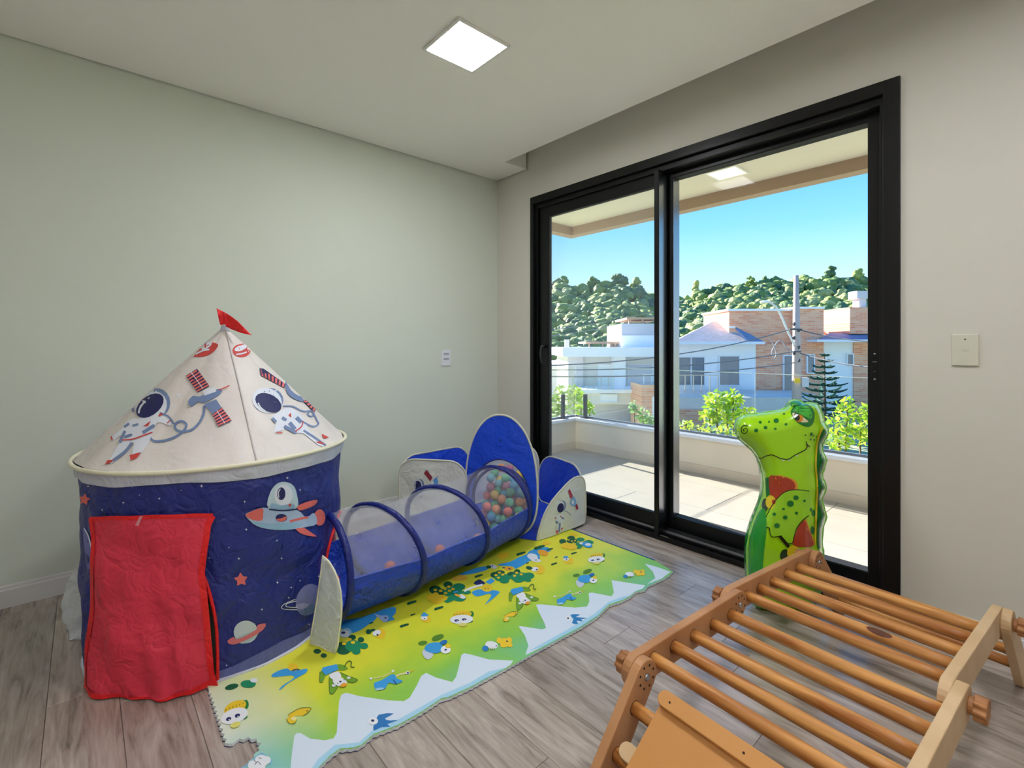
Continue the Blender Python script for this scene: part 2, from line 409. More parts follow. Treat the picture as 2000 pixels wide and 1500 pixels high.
# ================================================================== BALCONY
m_tile = mat('porcelain_tile', (170, 163, 152), .42, var=.05, vscale=5, objvar=.03)
m_grout = mat('tile_grout', (112, 104, 94), .8)
m_para = mat('parapet_paint', (226, 214, 196), .8, var=.03, vscale=4)
m_skirt = mat('tile_skirting', (214, 198, 178), .5, var=.04, vscale=6)
m_cope = mat('granite_coping', (222, 226, 236), .3, var=.04, vscale=40)
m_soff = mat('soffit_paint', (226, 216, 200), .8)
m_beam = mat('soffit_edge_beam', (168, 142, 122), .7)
ZB = -.03
BX0, BX1, BY = -.62, 5.6, 1.72
balc = st(MB().box(BX0-.2, BX1, .2, BY+.2, ZB-.35, ZB-.004).build('floor_balcony', m_grout))
tw, tl = .60, 1.20
yy = .203; r_ = 0
while yy < BY:
    xx = BX0 - (.35 if r_ % 2 else .95)
    while xx < BX1:
        a, b_ = max(xx+.0015, BX0), min(xx+tl-.0015, BX1)
        y1 = min(yy+tw-.003, BY)
        if b_-a > .03: plank_mesh(a, b_, yy, y1).build('tile', m_tile, balc).location.z = ZB
        xx += tl
    yy += tw; r_ += 1
PH = .30
p = MB(); p.box(BX0-.15, BX1, BY, BY+.15, ZB-.3, PH); p.box(BX0-.15, BX0, .2, BY, ZB-.3, PH)
st(p.build('wall_parapet', m_para))
p = MB(); p.box(BX0, BX1, BY-.010, BY, ZB, ZB+.085); p.box(BX0, BX0+.010, .2, BY-.010, ZB, ZB+.085); st(p.build('baseboard_parapet', m_skirt, bevel=.002))
cp = MB(); cp.prism([(BX0-.19, .2), (BX0+.03, .2), (BX0+.03, BY-.03), (BX1, BY-.03), (BX1, BY+.19), (BX0-.19, BY+.19)], ((0, 0, 0), (1, 0, 0), (0, 1, 0), (0, 0, 1)), PH, PH+.032)
st(cp.build('trim_coping', m_cope, bevel=.003))
b = MB(); b.tube([(BX0, BY-.13, ZB+.05), (BX0+.006, BY-.13, ZB+.05)], .02, 14)
props(b.build('drain_spout', mat('drain_black', (26, 24, 22), .6)), 'small round black drain hole low in the balcony parapet corner', 'drain')
# soffit
so = MB(); so.box(BX0-.1, BX1, .2, BY-.0, 2.58, 2.75); st(so.build('ceiling_balcony', m_soff))
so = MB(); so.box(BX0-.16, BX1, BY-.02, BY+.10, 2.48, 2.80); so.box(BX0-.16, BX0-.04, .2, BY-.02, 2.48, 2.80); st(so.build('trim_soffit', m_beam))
panel(1.36, 1.29, 'square light panel in the balcony ceiling behind the glass', .125, 2.58, mat('led_diffuser_balcony', (255, 226, 178), .5, emit=1.0))
# glass railing on the coping
m_rail = glass_mat('railing_glass', (.965, .985, .98), .5)
m_post = mat('railing_post_graphite', (58, 62, 70), .4, metal=.3)
m_edge = mat('glass_edge', (206, 232, 226), .2)
railing = empty('glass_railing', (1.4, BY+.07, PH+.03), 'clear glass balcony railing with graphite corner posts on the parapet coping', 'railing')
def rail_panel(x0, x1, y0, y1):
    p = MB().box(x0, x1, y0, y1, PH+.048, .93).build('pane', m_rail, railing)
    e_ = .002
    MB().box(x0, x1, y0-e_, y1+e_, .93, .934).build('top_edge', m_edge, p)
    MB().box(x0, x1, y0-.006, y1+.006, PH+.032, PH+.05).build('base_rail', mat('rail_base', (120, 124, 132), .4, metal=.4), p)
rail_panel(BX0-.06, 1.35, BY+.07, BY+.08)
rail_panel(1.38, 3.4, BY+.07, BY+.08)
rail_panel(BX0-.075, BX0-.065, .25, BY+.06)
for (x, y) in ((BX0-.045, BY-.17), (BX0+.11, BY+.045)):
    q = MB().box(x-.018, x+.018, y-.018, y+.018, PH+.036, PH+.31).build('post', m_post, railing, bevel=.003)
    MB().box(x-.045, x+.045, y-.045, y+.045, PH+.032, PH+.038).build('base_plate', m_post, q)

# ================================================================== PLAY MAT
MZ = .011
m_mat = bpy.data.materials.new('mat_print_meadow'); m_mat.use_nodes = True
N = m_mat.node_tree.nodes; L = m_mat.node_tree.links; pb = N['Principled BSDF']; pb.inputs['Roughness'].default_value = .42
tc = N.new('ShaderNodeTexCoord'); sx = N.new('ShaderNodeSeparateXYZ'); L.new(tc.outputs['Object'], sx.inputs[0])
nz = N.new('ShaderNodeTexNoise'); nz.inputs['Scale'].default_value = 3.2; nz.inputs['Detail'].default_value = 3; L.new(tc.outputs['Object'], nz.inputs['Vector'])
def math_node(op, a=None, b=None, av=0, bv=0):
    m_ = N.new('ShaderNodeMath'); m_.operation = op; m_.inputs[0].default_value = av; m_.inputs[1].default_value = bv
    if a: L.new(a, m_.inputs[0])
    if b: L.new(b, m_.inputs[1])
    return m_.outputs[0]
nn = math_node('MULTIPLY', math_node('SUBTRACT', nz.outputs['Fac'], bv=.5), bv=.55)
xx_ = math_node('ADD', sx.outputs['X'], nn)
r1 = N.new('ShaderNodeValToRGB'); L.new(math_node('DIVIDE', xx_, bv=2.0), r1.inputs[0]); r = r1.color_ramp
r.elements[0].position = .3; r.elements[0].color = (*s2l((176, 204, 44)), 1); r.elements[1].position = .94; r.elements[1].color = (*s2l((120, 200, 150)), 1)
for p_, c_ in ((.50, (206, 214, 36)), (.60, (240, 234, 60)), (.70, (228, 230, 56)), (.78, (184, 218, 62)), (.86, (146, 208, 80))):
    e = r.elements.new(p_); e.color = (*s2l(c_), 1)
r2 = N.new('ShaderNodeValToRGB'); L.new(math_node('ADD', math_node('ADD', sx.outputs['Y'], bv=2.36), math_node('MULTIPLY', nn, bv=.35)), r2.inputs[0])
r2.color_ramp.elements[0].position = .05; r2.color_ramp.elements[0].color = (1, 1, 1, 1); r2.color_ramp.elements[1].position = .30; r2.color_ramp.elements[1].color = (0, 0, 0, 1)
r3 = N.new('ShaderNodeValToRGB'); L.new(math_node('SUBTRACT', sx.outputs['X'], bv=1.0), r3.inputs[0])
r3.color_ramp.elements[0].position = .2; r3.color_ramp.elements[0].color = (*s2l((214, 226, 190)), 1); r3.color_ramp.elements[1].position = .66; r3.color_ramp.elements[1].color = (*s2l((138, 206, 232)), 1)
e = r3.color_ramp.elements.new(.48); e.color = (*s2l((232, 238, 228)), 1)
mx = N.new('ShaderNodeMix'); mx.data_type = 'RGBA'; L.new(r2.outputs[0], mx.inputs[0]); L.new(r1.outputs[0], mx.inputs[6]); L.new(r3.outputs[0], mx.inputs[7])
L.new(mx.outputs[2], pb.inputs['Base Color'])
nb = N.new('ShaderNodeTexNoise'); nb.inputs['Scale'].default_value = 16; nb.inputs['Detail'].default_value = 3; L.new(tc.outputs['Object'], nb.inputs['Vector'])
bu = N.new('ShaderNodeBump'); bu.inputs['Strength'].default_value = .22; bu.inputs['Distance'].default_value = .012; L.new(nb.outputs['Fac'], bu.inputs['Height']); L.new(bu.outputs[0], pb.inputs['Normal'])
m_mat_edge = mat('mat_foam_edge', (226, 232, 236), .8, bump=.3, bscale=200)
m_mat_under = mat('mat_foam_under', (42, 48, 96), .7)

Q = (400, 1020, .47)
front_px = Zf(*Q, [(1945, 205), (1925, 225), (1900, 238), (1840, 266), (1830, 282), (1790, 290), (1765, 312), (1735, 328), (1680, 346), (1650, 375), (1630, 395), (1560, 440), (1400, 525), (1250, 610), (1100, 690), (1010, 732), (985, 735), (900, 792), (800, 848), (700, 885), (650, 930), (620, 940), (560, 945), (520, 975), (480, 1015), (455, 1060), (420, 1090)])
near_px = [(520, 1560), (470, 1520), (478, 1500), (493, 1480), (505, 1465), (508, 1453), (500, 1444), (485, 1441), (468, 1444), (455, 1450), (444, 1454), (436, 1435), (430, 1415), (422, 1390), (415, 1368), (409, 1348)]
def f2(px): v = on_z(px[0], px[1], MZ); return (v.x, v.y)
front = [f2(p) for p in front_px]; near = [f2(p) for p in near_px]
def serrate(pts, st_=.012, amp=.0035):
    out = []; sgn = 1
    for i in range(len(pts)-1):
        a, b = np.array(pts[i]), np.array(pts[i+1]); l = np.linalg.norm(b-a); n_ = max(1, int(l/st_)); t = (b-a)/max(l, 1e-6); nr = np.array((-t[1], t[0]))
        for k in range(n_):
            out.append(tuple(a+(b-a)*k/n_+nr*amp*sgn)); sgn = -sgn
    out.append(pts[-1]); return out
outline = serrate(front, .010, .0022)+serrate(near, .011, .0042)+[(.60, -2.33), (.60, -.30), (1.69, -.30)]
play_mat = empty('play_mat', (1.2, -1.3, 0), 'padded play mat printed with meadow, mountains and cartoon animals', 'play mat')
def extr(poly, z0, z1, top=True):
    b = MB(); v, fc = tri(poly, 0); n = len(poly)
    b.add([(x, y, z1) for x, y in v], [f_ if (v[f_[1]][0]-v[f_[0]][0])*(v[f_[2]][1]-v[f_[0]][1])-(v[f_[1]][1]-v[f_[0]][1])*(v[f_[2]][0]-v[f_[0]][0]) > 0 else f_[::-1] for f_ in fc], 0)
    b.add([(x, y, z0) for x, y in poly]+[(x, y, z1) for x, y in poly], [(i, (i+1) % n, n+(i+1) % n, n+i) for i in range(n)], 1)
    return b
extr(outline, .0022, MZ).build('printed_sheet', [m_mat, m_mat_edge], play_mat)
def shrink(poly, k): 
    cx = sum(p[0] for p in poly)/len(poly); cy = sum(p[1] for p in poly)/len(poly); return [(cx+(x-cx)*k, cy+(y-cy)*k) for x, y in poly]
extr(shrink(outline, 1.0015), .0004, .0024).build('underside', [m_mat_under, m_mat_under], play_mat)
MB().box(.60, 1.69, -.306, -.297, .001, MZ+.0015).build('edge_binding', mat('mat_binding_blue', (24, 84, 140), .6), play_mat)

def mz(px, py, l): return on_z(px, py, MZ+l)
YEL = (246, 206, 40); DG = (18, 92, 58); MG = (26, 140, 96); LG = (120, 170, 40); BLU = (58, 160, 226); NAVY = (28, 40, 96); WHT = (240, 242, 246); PAL = (222, 234, 250); CYA = (172, 218, 242); ORG = (244, 170, 40); OLV = (86, 120, 30)
top = [(355, 1040), (362, 960), (372, 887), (382, 876), (398, 876), (440, 900), (500, 906), (535, 898), (548, 875), (552, 820), (558, 745), (568, 716), (588, 708), (640, 722), (760, 740), (828, 743), (852, 728), (880, 680), (900, 638), (920, 626), (960, 645), (1028, 664), (1044, 644), (1056, 600), (1066, 552), (1078, 544), (1100, 548), (1180, 570), (1282, 575)]
edge_a = [(1270, 592), (1250, 605), (1100, 685), (1010, 727), (985, 730), (900, 787), (800, 843), (700, 880), (650, 925), (620, 935), (560, 940), (520, 970), (480, 1010), (440, 1060)]
top2 = [(1332, 552), (1345, 512), (1330, 470), (1304, 432), (1316, 432), (1400, 445), (1418, 440), (1412, 420), (1392, 380), (1376, 342), (1400, 341), (1540, 355), (1588, 350), (1598, 330), (1595, 294), (1610, 292), (1650, 300), (1690, 308), (1700, 292), (1690, 240), (1750, 250), (1830, 262)]
edge_b = [(1820, 276), (1790, 286), (1765, 307), (1735, 323), (1680, 341), (1650, 370), (1630, 390), (1560, 434), (1400, 519)]
top3 = [(1836, 258), (1872, 232), (1862, 205), (1828, 172), (1880, 186), (1936, 206), (1900, 233)]
motif('printed_mountains', play_mat, mz, [(PAL, [top+edge_a, top2+edge_b, top3])], Q, lift=.0006)
motif('printed_mountain_shade', play_mat, mz, [(CYA, [[(420, 1060), (470, 985), (540, 925), (640, 915), (700, 862), (800, 822), (900, 766), (985, 716), (1100, 668), (1180, 620)]+edge_a[1:], [(1345, 535), (1500, 450), (1620, 380), (1680, 330), (1740, 308)]+edge_b[2:]])], Q, lift=.0010)
M1 = (400, 1300, .15); M2 = (600, 1170, .15); M3 = (800, 1060, .15); M4 = (1030, 1020, .15); M5 = (840, 1240, .15)
def dots(l, r=24, ry=16): return [ell(x, y, r, ry, 0, 10) for x, y in l]
def leaf(x, y, a=62, b_=20, rot=-18): return [ell(x-a*.5, y+a*.16, a*.5, b_, rot, 10), ell(x+a*.1, y-2, a*.45, b_, rot, 10), ell(x+a*.6, y-a*.18, a*.4, b_*.8, rot, 10)]
motif('printed_stream', play_mat, mz, [(BLU, [smooth_poly([(430, 290), (700, 240), (880, 180), (900, 250), (800, 330), (680, 410), (580, 440), (540, 390), (430, 380)])])], M2)
motif('printed_stream', play_mat, mz, [(BLU, [smooth_poly([(870, 120), (950, 70), (1040, 40), (1100, 40), (1200, 60), (1330, 40), (1320, 90), (1220, 150), (1100, 220), (970, 320), (1010, 260), (1150, 170), (1140, 130), (1000, 140), (890, 150)])]), (YEL, ell(1150, 20, 70, 50)), (NAVY, stroke([(1140, 65), (1190, 48), (1230, 50)], 14))], M1)
motif('printed_stream', play_mat, mz, [(BLU, [smooth_poly([(1150, 280), (1300, 250), (1420, 190), (1520, 150), (1560, 110), (1680, 70), (1800, 60), (1830, 110), (1700, 150), (1690, 220), (1560, 240), (1480, 290), (1380, 340), (1340, 310), (1200, 300)]), smooth_poly([(810, 650), (870, 612), (960, 608), (1160, 630), (1140, 680), (980, 808), (1060, 700), (1030, 665), (880, 700)]), [(985, 512), (1070, 458), (1110, 500), (1050, 540)], smooth_poly([(640, 412), (860, 330), (1000, 308), (1010, 350), (800, 408)])])], M3)
motif('printed_whale', play_mat, mz, [(BLU, smooth_poly([(875, 185), (1000, 130), (1140, 105), (1150, 180), (1110, 230), (1140, 262), (1080, 282), (1000, 300), (930, 240)])), ((176, 200, 236), smooth_poly([(875, 190), (960, 215), (1050, 215), (1050, 275), (1000, 295), (930, 245)])), (NAVY, ell(1018, 246, 14, 11))], M2)
motif('printed_tree', play_mat, mz, [(DG, [ell(470, 640, 105, 85), ell(585, 500, 50, 36), ell(700, 530, 42, 36)]), (MG, [ell(600, 610, 110, 75), ell(740, 610, 54, 40), ell(640, 680, 55, 44)]), (YEL, dots([(480, 580), (550, 525), (597, 565)], 30, 19))], M2)
motif('printed_tree', play_mat, mz, [(DG, [ell(130, 680, 50, 32), ell(215, 735, 40, 30)])], M2)
motif('printed_tree', play_mat, mz, [(DG, [ell(335, 612, 80, 55), ell(500, 545, 60, 42), ell(400, 640, 90, 40)]), (MG, [ell(640, 575, 85, 48), ell(560, 640, 130, 65), ell(650, 722, 85, 42), ell(520, 740, 70, 34, -20), ell(740, 645, 60, 26)]), (YEL, dots([(335, 615), (405, 625), (460, 597), (510, 572), (520, 625), (470, 655), (565, 602)])), (YEL, [ell(300, 710, 80, 46), ell(400, 720, 95, 44), ell(350, 765, 70, 30), ell(340, 675, 40, 30)]), (WHT, ell(680, 700, 50, 25, 20)), (ORG, ell(625, 685, 45, 14, 20)), (BLU, ell(600, 640, 35, 12, -15))], M3)
motif('printed_tree', play_mat, mz, [(DG, [ell(1120, 420, 68, 42), ell(1180, 385, 60, 26)]), (MG, [ell(1210, 455, 110, 50), ell(1235, 500, 60, 30)]), (YEL, dots([(1125, 422), (1157, 455), (1212, 415), (1170, 390)], 22, 13))], M3)
motif('printed_tree', play_mat, mz, [(DG, [ell(1330, 420, 66, 42), ell(1400, 375, 42, 30)]), (MG, [ell(1440, 445, 130, 60), ell(1550, 430, 75, 44), ell(1420, 495, 60, 26), ell(1545, 490, 40, 20)]), (YEL, dots([(1395, 392), (1367, 430), (1455, 412)], 22, 14))], M3)
motif('printed_tree', play_mat, mz, [(DG, [ell(460, 250, 46, 32), ell(570, 205, 52, 28), ell(590, 245, 80, 30)]), (MG, [ell(690, 225, 55, 26), ell(800, 262, 62, 30), ell(670, 300, 45, 46)]), (YEL, dots([(540, 230), (580, 245), (620, 240), (600, 270), (660, 255)], 13, 9)), (YEL, [ell(510, 305, 75, 40), ell(580, 320, 70, 38)]), (BLU, ell(775, 292, 75, 36, 15)), (WHT, [ell(700, 272, 24, 16), ell(790, 290, 40, 18)])], M4)
motif('printed_tree', play_mat, mz, [(DG, ell(350, 275, 90, 36, -15)), (MG, ell(565, 238, 100, 50)), (WHT, ell(640, 190, 50, 30))], M1)
for fr_, x, y_, a_ in ((M2, 1265, 342, 62), (M2, 835, 312, 30), (M2, 1380, 202, 32), (M2, 1712, 116, 58), (M2, 1360, 45, 66), (M3, 900, 430, 56), (M3, 380, 850, 62), (M3, 42, 936, 34), (M3, 1450, 140, 64), (M3, 1690, 58, 74), (M3, 1880, 276, 40), (M3, 1535, 265, 20), (M3, 1910, 188, 18), (M3, 30, 775, 60), (M4, 606, 402, 40), (M4, 348, 540, 40), (M4, 150, 325, 66), (M4, 290, 352, 44)):
    motif('printed_leaf', play_mat, mz, [(DG, leaf(x, y_, a_, max(8, a_*.28)))], fr_)
motif('printed_bird', play_mat, mz, [(YEL, ell(955, 450, 66, 70)), (WHT, ell(905, 440, 55, 36, -20)), (DG, [ell(800, 425, 36, 32), ell(850, 405, 40, 16, -10)]), (NAVY, ell(915, 465, 14, 11))], M2)
motif('printed_chick', play_mat, mz, [(YEL, ell(1548, 262, 62, 44)), (WHT, ell(1522, 245, 46, 26)), (BLU, [ell(1530, 210, 50, 16, -4), ell(1525, 192, 26, 18)]), (NAVY, ell(1526, 255, 9, 7))], M2)
motif('printed_lamb', play_mat, mz, [(CYA, ell(500, 440, 80, 60, -20)), (WHT, ell(490, 450, 60, 44)), (NAVY, ell(470, 438, 28, 16, -5))], M2)
def monkey(fr_, k, ox, oy, nm='printed_monkey'):
    T = lambda p: [(ox+k*(x-160), oy+k*(y-840)) for x, y in p]
    motif(nm, play_mat, mz, [(LG, [T([(165, 950), (195, 930), (240, 990), (205, 1080), (165, 1078)]), T(smooth_poly([(280, 1050), (300, 1000), (345, 1080), (405, 1140), (345, 1222), (302, 1232)], 2)), T(smooth_poly([(430, 955), (520, 1000), (655, 1050), (600, 1085), (500, 1060)], 2)), T(smooth_poly([(395, 850), (480, 860), (530, 905), (480, 928), (410, 918)], 2))]),
        (OLV, [q for ln, w_ in (([(165, 950), (165, 1078), (205, 1080)], 9), ([(285, 1050), (288, 1180), (302, 1232), (345, 1222), (400, 1145)], 9), ([(430, 955), (540, 1005), (655, 1050), (600, 1085), (530, 1075)], 9), ([(480, 885), (530, 812), (575, 820), (570, 880), (615, 888)], 15)) for q in stroke(T(ln), w_*k)]),
        (BLU, T([(185, 930), (205, 888), (385, 846), (410, 915), (240, 990)])), (WHT, T(smooth_poly([(285, 985), (400, 940), (445, 1020), (385, 1062), (320, 1040)], 2))),
        (WHT, [T(ell(425, 1078, 95, 56, 14)), T(ell(345, 1125, 26, 18)), T(ell(540, 1025, 24, 16))]), (ORG, T(ell(475, 1118, 46, 24, -18))), (NAVY, [T(ell(432, 1075, 16, 11)), T(ell(400, 1098, 8, 6)), T(ell(480, 1052, 8, 6))])], fr_)
monkey(M2, 1.0, 160, 840); monkey(M3, .78, 1292, 566)
def crane(fr_, k, ox, oy):
    T = lambda p: [(ox+k*(x-820), oy+k*(y-930)) for x, y in p]
    motif('printed_crane', play_mat, mz, [((236, 222, 170), [q for ln, w_ in (([(830, 1030), (910, 1025), (1000, 1000), (1110, 942)], 10), ([(1135, 1012), (1220, 978), (1310, 960)], 20)) for q in stroke(T(ln), w_*k)]), (BLU, T(smooth_poly([(870, 1100), (900, 1080), (980, 1050), (1080, 990), (1140, 980), (1165, 1035), (1240, 1060), (1220, 1085), (1140, 1105), (1060, 1090), (1020, 1160), (930, 1190), (880, 1160)], 2))), (CYA, T(ell(940, 1170, 60, 16, -10))), (WHT, [T(ell(1310, 960, 28, 20)), T(ell(828, 1035, 20, 14)), T(ell(1118, 936, 18, 16))]), (NAVY, [T(ell(1310, 960, 14, 11)), stroke(T([(1120, 1050), (1165, 1110)]), 10*k)[0]]), (ORG, stroke(T([(1330, 945), (1390, 925)]), 8*k))], fr_)
crane(M2, 1.0, 820, 930); crane(M4, .68, 350, 895)
def parrot(fr_, k, ox, oy):
    T = lambda p: [(ox+k*(x-1440), oy+k*(y-460)) for x, y in p]
    motif('printed_parrot', play_mat, mz, [((86, 140, 40), [T(ell(1700, 502, 84, 36, -20)), T(ell(1505, 572, 62, 28, -8))]), (OLV, [T(q) for i in range(6) for q in stroke([(1650+i*20, 545-i*7), (1640+i*20, 482-i*6)], 5)]), ((206, 214, 226), T(smooth_poly([(1495, 690), (1540, 650), (1645, 720), (1590, 785), (1530, 765)], 2))), (BLU, T(smooth_poly([(1535, 620), (1590, 575), (1740, 565), (1750, 680), (1640, 705), (1540, 672)], 2))), ((30, 110, 186), T(ell(1775, 563, 52, 28, -20))), (WHT, T(ell(1803, 660, 66, 50))), (YEL, T(ell(1833, 612, 36, 26))), (NAVY, T(ell(1803, 660, 16, 12, -20)))], fr_)
parrot(M2, 1.0, 1440, 460); parrot(M4, .74, 590, 608)
def hedgehog(fr_, T, nm='printed_hedgehog'):
    motif(nm, play_mat, mz, [((40, 130, 60), [T(smooth_poly([(455, 475), (550, 445), (572, 520), (540, 570), (500, 520)], 2)), T(smooth_poly([(440, 700), (540, 645), (552, 682), (490, 705)], 2))]), (YEL, T(ell(395, 545, 155, 80, -25))), (WHT, T(ell(385, 655, 185, 95, -20))), (WHT, [T(ell(310, 695, 46, 32, -25)), T(ell(425, 650, 46, 32, -25))]), (NAVY, [T(ell(310, 695, 36, 24, -25)), T(ell(425, 650, 36, 24, -25))]), (WHT, [T(ell(318, 705, 10, 9)), T(ell(432, 660, 10, 9))]), ((232, 226, 120), T(ell(400, 768, 68, 36, -20))), (OLV, [q for i in range(6) for q in stroke(T([(270+i*45, 580-i*17), (278+i*45, 566-i*17)]), 9)])], fr_)
hedgehog(M1, lambda p: p); hedgehog(M3, lambda p: [(500+.86*(x-180), 850+.60*(y-450)+.12*(x-180)) for x, y in p]); hedgehog(M4, lambda p: [(770+.62*(x-180), 385+.42*(y-450)+.06*(x-180)) for x, y in p])
def squirrel(fr_, k, ox, oy):
    T = lambda p: [(ox+k*(x-1050), oy+k*(y-540)) for x, y in p]
    motif('printed_squirrel', play_mat, mz, [(YEL, [T(smooth_poly([(1085, 640), (1180, 580), (1250, 550), (1340, 545), (1385, 560), (1330, 620), (1280, 650), (1190, 650), (1120, 660)], 2)), T(ell(1130, 705, 66, 48, -15))]), ((240, 226, 150), T(ell(1160, 690, 36, 26))), (OLV, [q for ln in ([(1085, 640), (1180, 582), (1250, 552), (1340, 547), (1385, 560), (1330, 620), (1282, 650)], [(1065, 690), (1100, 750), (1170, 752), (1200, 700)]) for q in stroke(T(ln), 7*k)]), (NAVY, T(ell(1332, 588, 10, 7)))], fr_)
squirrel(M1, 1.0, 1050, 540); squirrel(M3, .62, 1205, 892)
motif('printed_bunny_cloud', play_mat, mz, [((120, 190, 236), stroke([(440, 1360), (600, 1250), (680, 1180), (740, 1140), (800, 1180), (860, 1230), (850, 1290)], 12)), (WHT, [ell(740, 1240, 90, 80), ell(810, 1230, 50, 50), ell(650, 1300, 90, 70), ell(700, 1330, 90, 60)]), (NAVY, [q for ln in ([(640, 1230), (670, 1260)], [(700, 1200), (735, 1210)], [(650, 1290), (690, 1250), (730, 1290)]) for q in stroke(ln, 7)])], M1)
motif('printed_swallow', play_mat, mz, [((40, 120, 190), [smooth_poly([(706, 838), (722, 800), (785, 794), (748, 815), (770, 824), (806, 822), (758, 838), (772, 850), (735, 851), (704, 866), (700, 850)], 2)]), (WHT, ell(700, 826, 20, 15)), (NAVY, ell(698, 824, 7, 5))], Q)
motif('printed_swallow', play_mat, mz, [((40, 130, 196), [smooth_poly([(560, 1215), (600, 1196), (690, 1204), (628, 1235), (780, 1246), (700, 1264), (722, 1292), (640, 1280), (662, 1326), (580, 1312), (602, 1262)], 2)]), (WHT, ell(535, 1250, 34, 24)), (NAVY, ell(530, 1250, 14, 11))], M4)
def bee(fr_, T):
    motif('printed_bee_and_flower', play_mat, mz, [(YEL, [T(ell(970, 90, 70, 50)), T(ell(900, 70, 34, 40)), T(ell(1030, 70, 36, 42)), T(ell(960, 140, 48, 24)), T(ell(1040, 130, 34, 30))]), (WHT, T(ell(800, 132, 84, 50, 10))), ((40, 130, 200), T(ell(720, 175, 42, 36))), (NAVY, [T(ell(862, 142, 9, 8)), T(ell(1002, 82, 14, 9))]), (OLV, [q for i in range(4) for q in stroke(T([(760+i*26, 168), (756+i*26, 205)]), 6)])], fr_)
bee(M5, lambda p: p); bee(M4, lambda p: [(1255+.72*(x-690), 610+.6*(y-20)) for x, y in p])
motif('printed_cat_face', play_mat, mz, [(YEL, ell(1010, 592, 74, 46)), (NAVY, [ell(985, 600, 8, 6), ell(1022, 595, 8, 6), smooth_poly([(832, 528), (900, 478), (955, 500), (985, 532), (900, 552)], 2)]), (WHT, stroke([(715, 628), (820, 582), (945, 548)], 26))], M3)
motif('printed_chick', play_mat, mz, [(YEL, ell(1690, 350, 72, 56)), (WHT, ell(1630, 346, 46, 26)), (DG, ell(1560, 325, 42, 18, 15)), (NAVY, ell(1655, 350, 10, 8))], M3)
motif('printed_chick', play_mat, mz, [(YEL, ell(540, 500, 62, 40)), (WHT, ell(505, 478, 38, 24)), (BLU, ell(500, 455, 34, 16)), (NAVY, ell(510, 482, 8, 6))], M4)
motif('printed_chick', play_mat, mz, [(YEL, ell(150, 610, 72, 50)), (WHT, ell(100, 605, 44, 24)), (DG, ell(20, 595, 40, 18, 10)), (NAVY, ell(125, 612, 10, 8))], M4)
motif('printed_cloud', play_mat, mz, [(YEL, [ell(1220, 165, 86, 36, -8), ell(1200, 190, 60, 26)])], M3)
motif('printed_cloud', play_mat, mz, [((240, 190, 60), [ell(650, 465, 110, 30, -4), ell(680, 445, 50, 26)])], M3)
for q_ in ((250, 270, 56, 26, -8), (600, 155, 56, 18, 10), (200, 400, 70, 34, 20)): motif('printed_cloud', play_mat, mz, [(YEL, ell(*q_))], M4)
motif('printed_goat', play_mat, mz, [(WHT, ell(1090, 310, 50, 26, 15)), (DG, ell(1030, 315, 36, 20)), (NAVY, ell(1080, 300, 10, 8))], M3)
motif('printed_goat', play_mat, mz, [(WHT, [ell(1600, 180, 70, 40, 10), ell(1640, 225, 70, 24, 10)]), (NAVY, ell(1645, 225, 10, 7))], M3)
motif('printed_fox', play_mat, mz, [(ORG, ell(1290, 335, 60, 26)), (NAVY, [ell(1225, 325, 18, 9), ell(1300, 340, 16, 8)])], M3)
motif('printed_fox', play_mat, mz, [(ORG, ell(1740, 130, 70, 36, 15))], M3)

# ================================================================== PLAY TENT
TC = Vector((.76, -2.16, 0)); RZ = .755; AZ = 1.252
TH0 = R(1.0)
def wr(th, z): return .004*math.sin(th*9+z*11)+.003*math.sin(th*23-z*17)+.0035*math.sin(th*5+z*31)
def r_body(th, z):
    t = max(0, min(1, z/.72)); return .454+.014*t + wr(th, z)*(1-abs(2*t-1)**3*.7)
def r_roof(th, z):
    t = max(0, min(1, (z-RZ)/(AZ-RZ))); q = abs(math.cos(2*(th-TH0)))   # 1 on the four seams
    k = 1-.085*(1-q)*(1-(1-t)**6)-(.03*(1-q)*math.sin(math.pi*min(1, t*1.1)))
    return max(.008, .478*(1-t)**.97*k)+.002*math.sin(th*17+z*20)*(1-t)
def cyl_proj(rf, z0, z1):
    def pr(px, py, l):
        d = ray(px, py); o = CAM-TC
        lo = None; t = 1.0; prev = None
        while t < 3.2:
            p = o+d*t; rr = math.hypot(p.x, p.y)-rf(math.atan2(p.y, p.x), min(max(p.z, z0), z1))
            if prev is not None and prev > 0 >= rr: lo = t-.01; break
            prev = rr; t += .01
        if lo is None: return None
        hi = t
        for _ in range(18):
            m_ = (lo+hi)/2; p = o+d*m_; rr = math.hypot(p.x, p.y)-rf(math.atan2(p.y, p.x), min(max(p.z, z0), z1))
            if rr > 0: lo = m_
            else: hi = m_
        p = o+d*hi; th = math.atan2(p.y, p.x); zc = p.z
        if zc < z0-.001: zc = z0
        rr = rf(th, min(zc, z1))
        sl = (rf(th, min(zc+.01, z1))-rf(th, max(zc-.01, z0)))/.02
        n = Vector((math.cos(th), math.sin(th), -sl)).normalized()
        q = TC+Vector((rr*math.cos(th), rr*math.sin(th), zc))+n*l
        return q
    return pr
p_body = cyl_proj(r_body, .004, .72); p_roof = cyl_proj(r_roof, RZ, AZ)
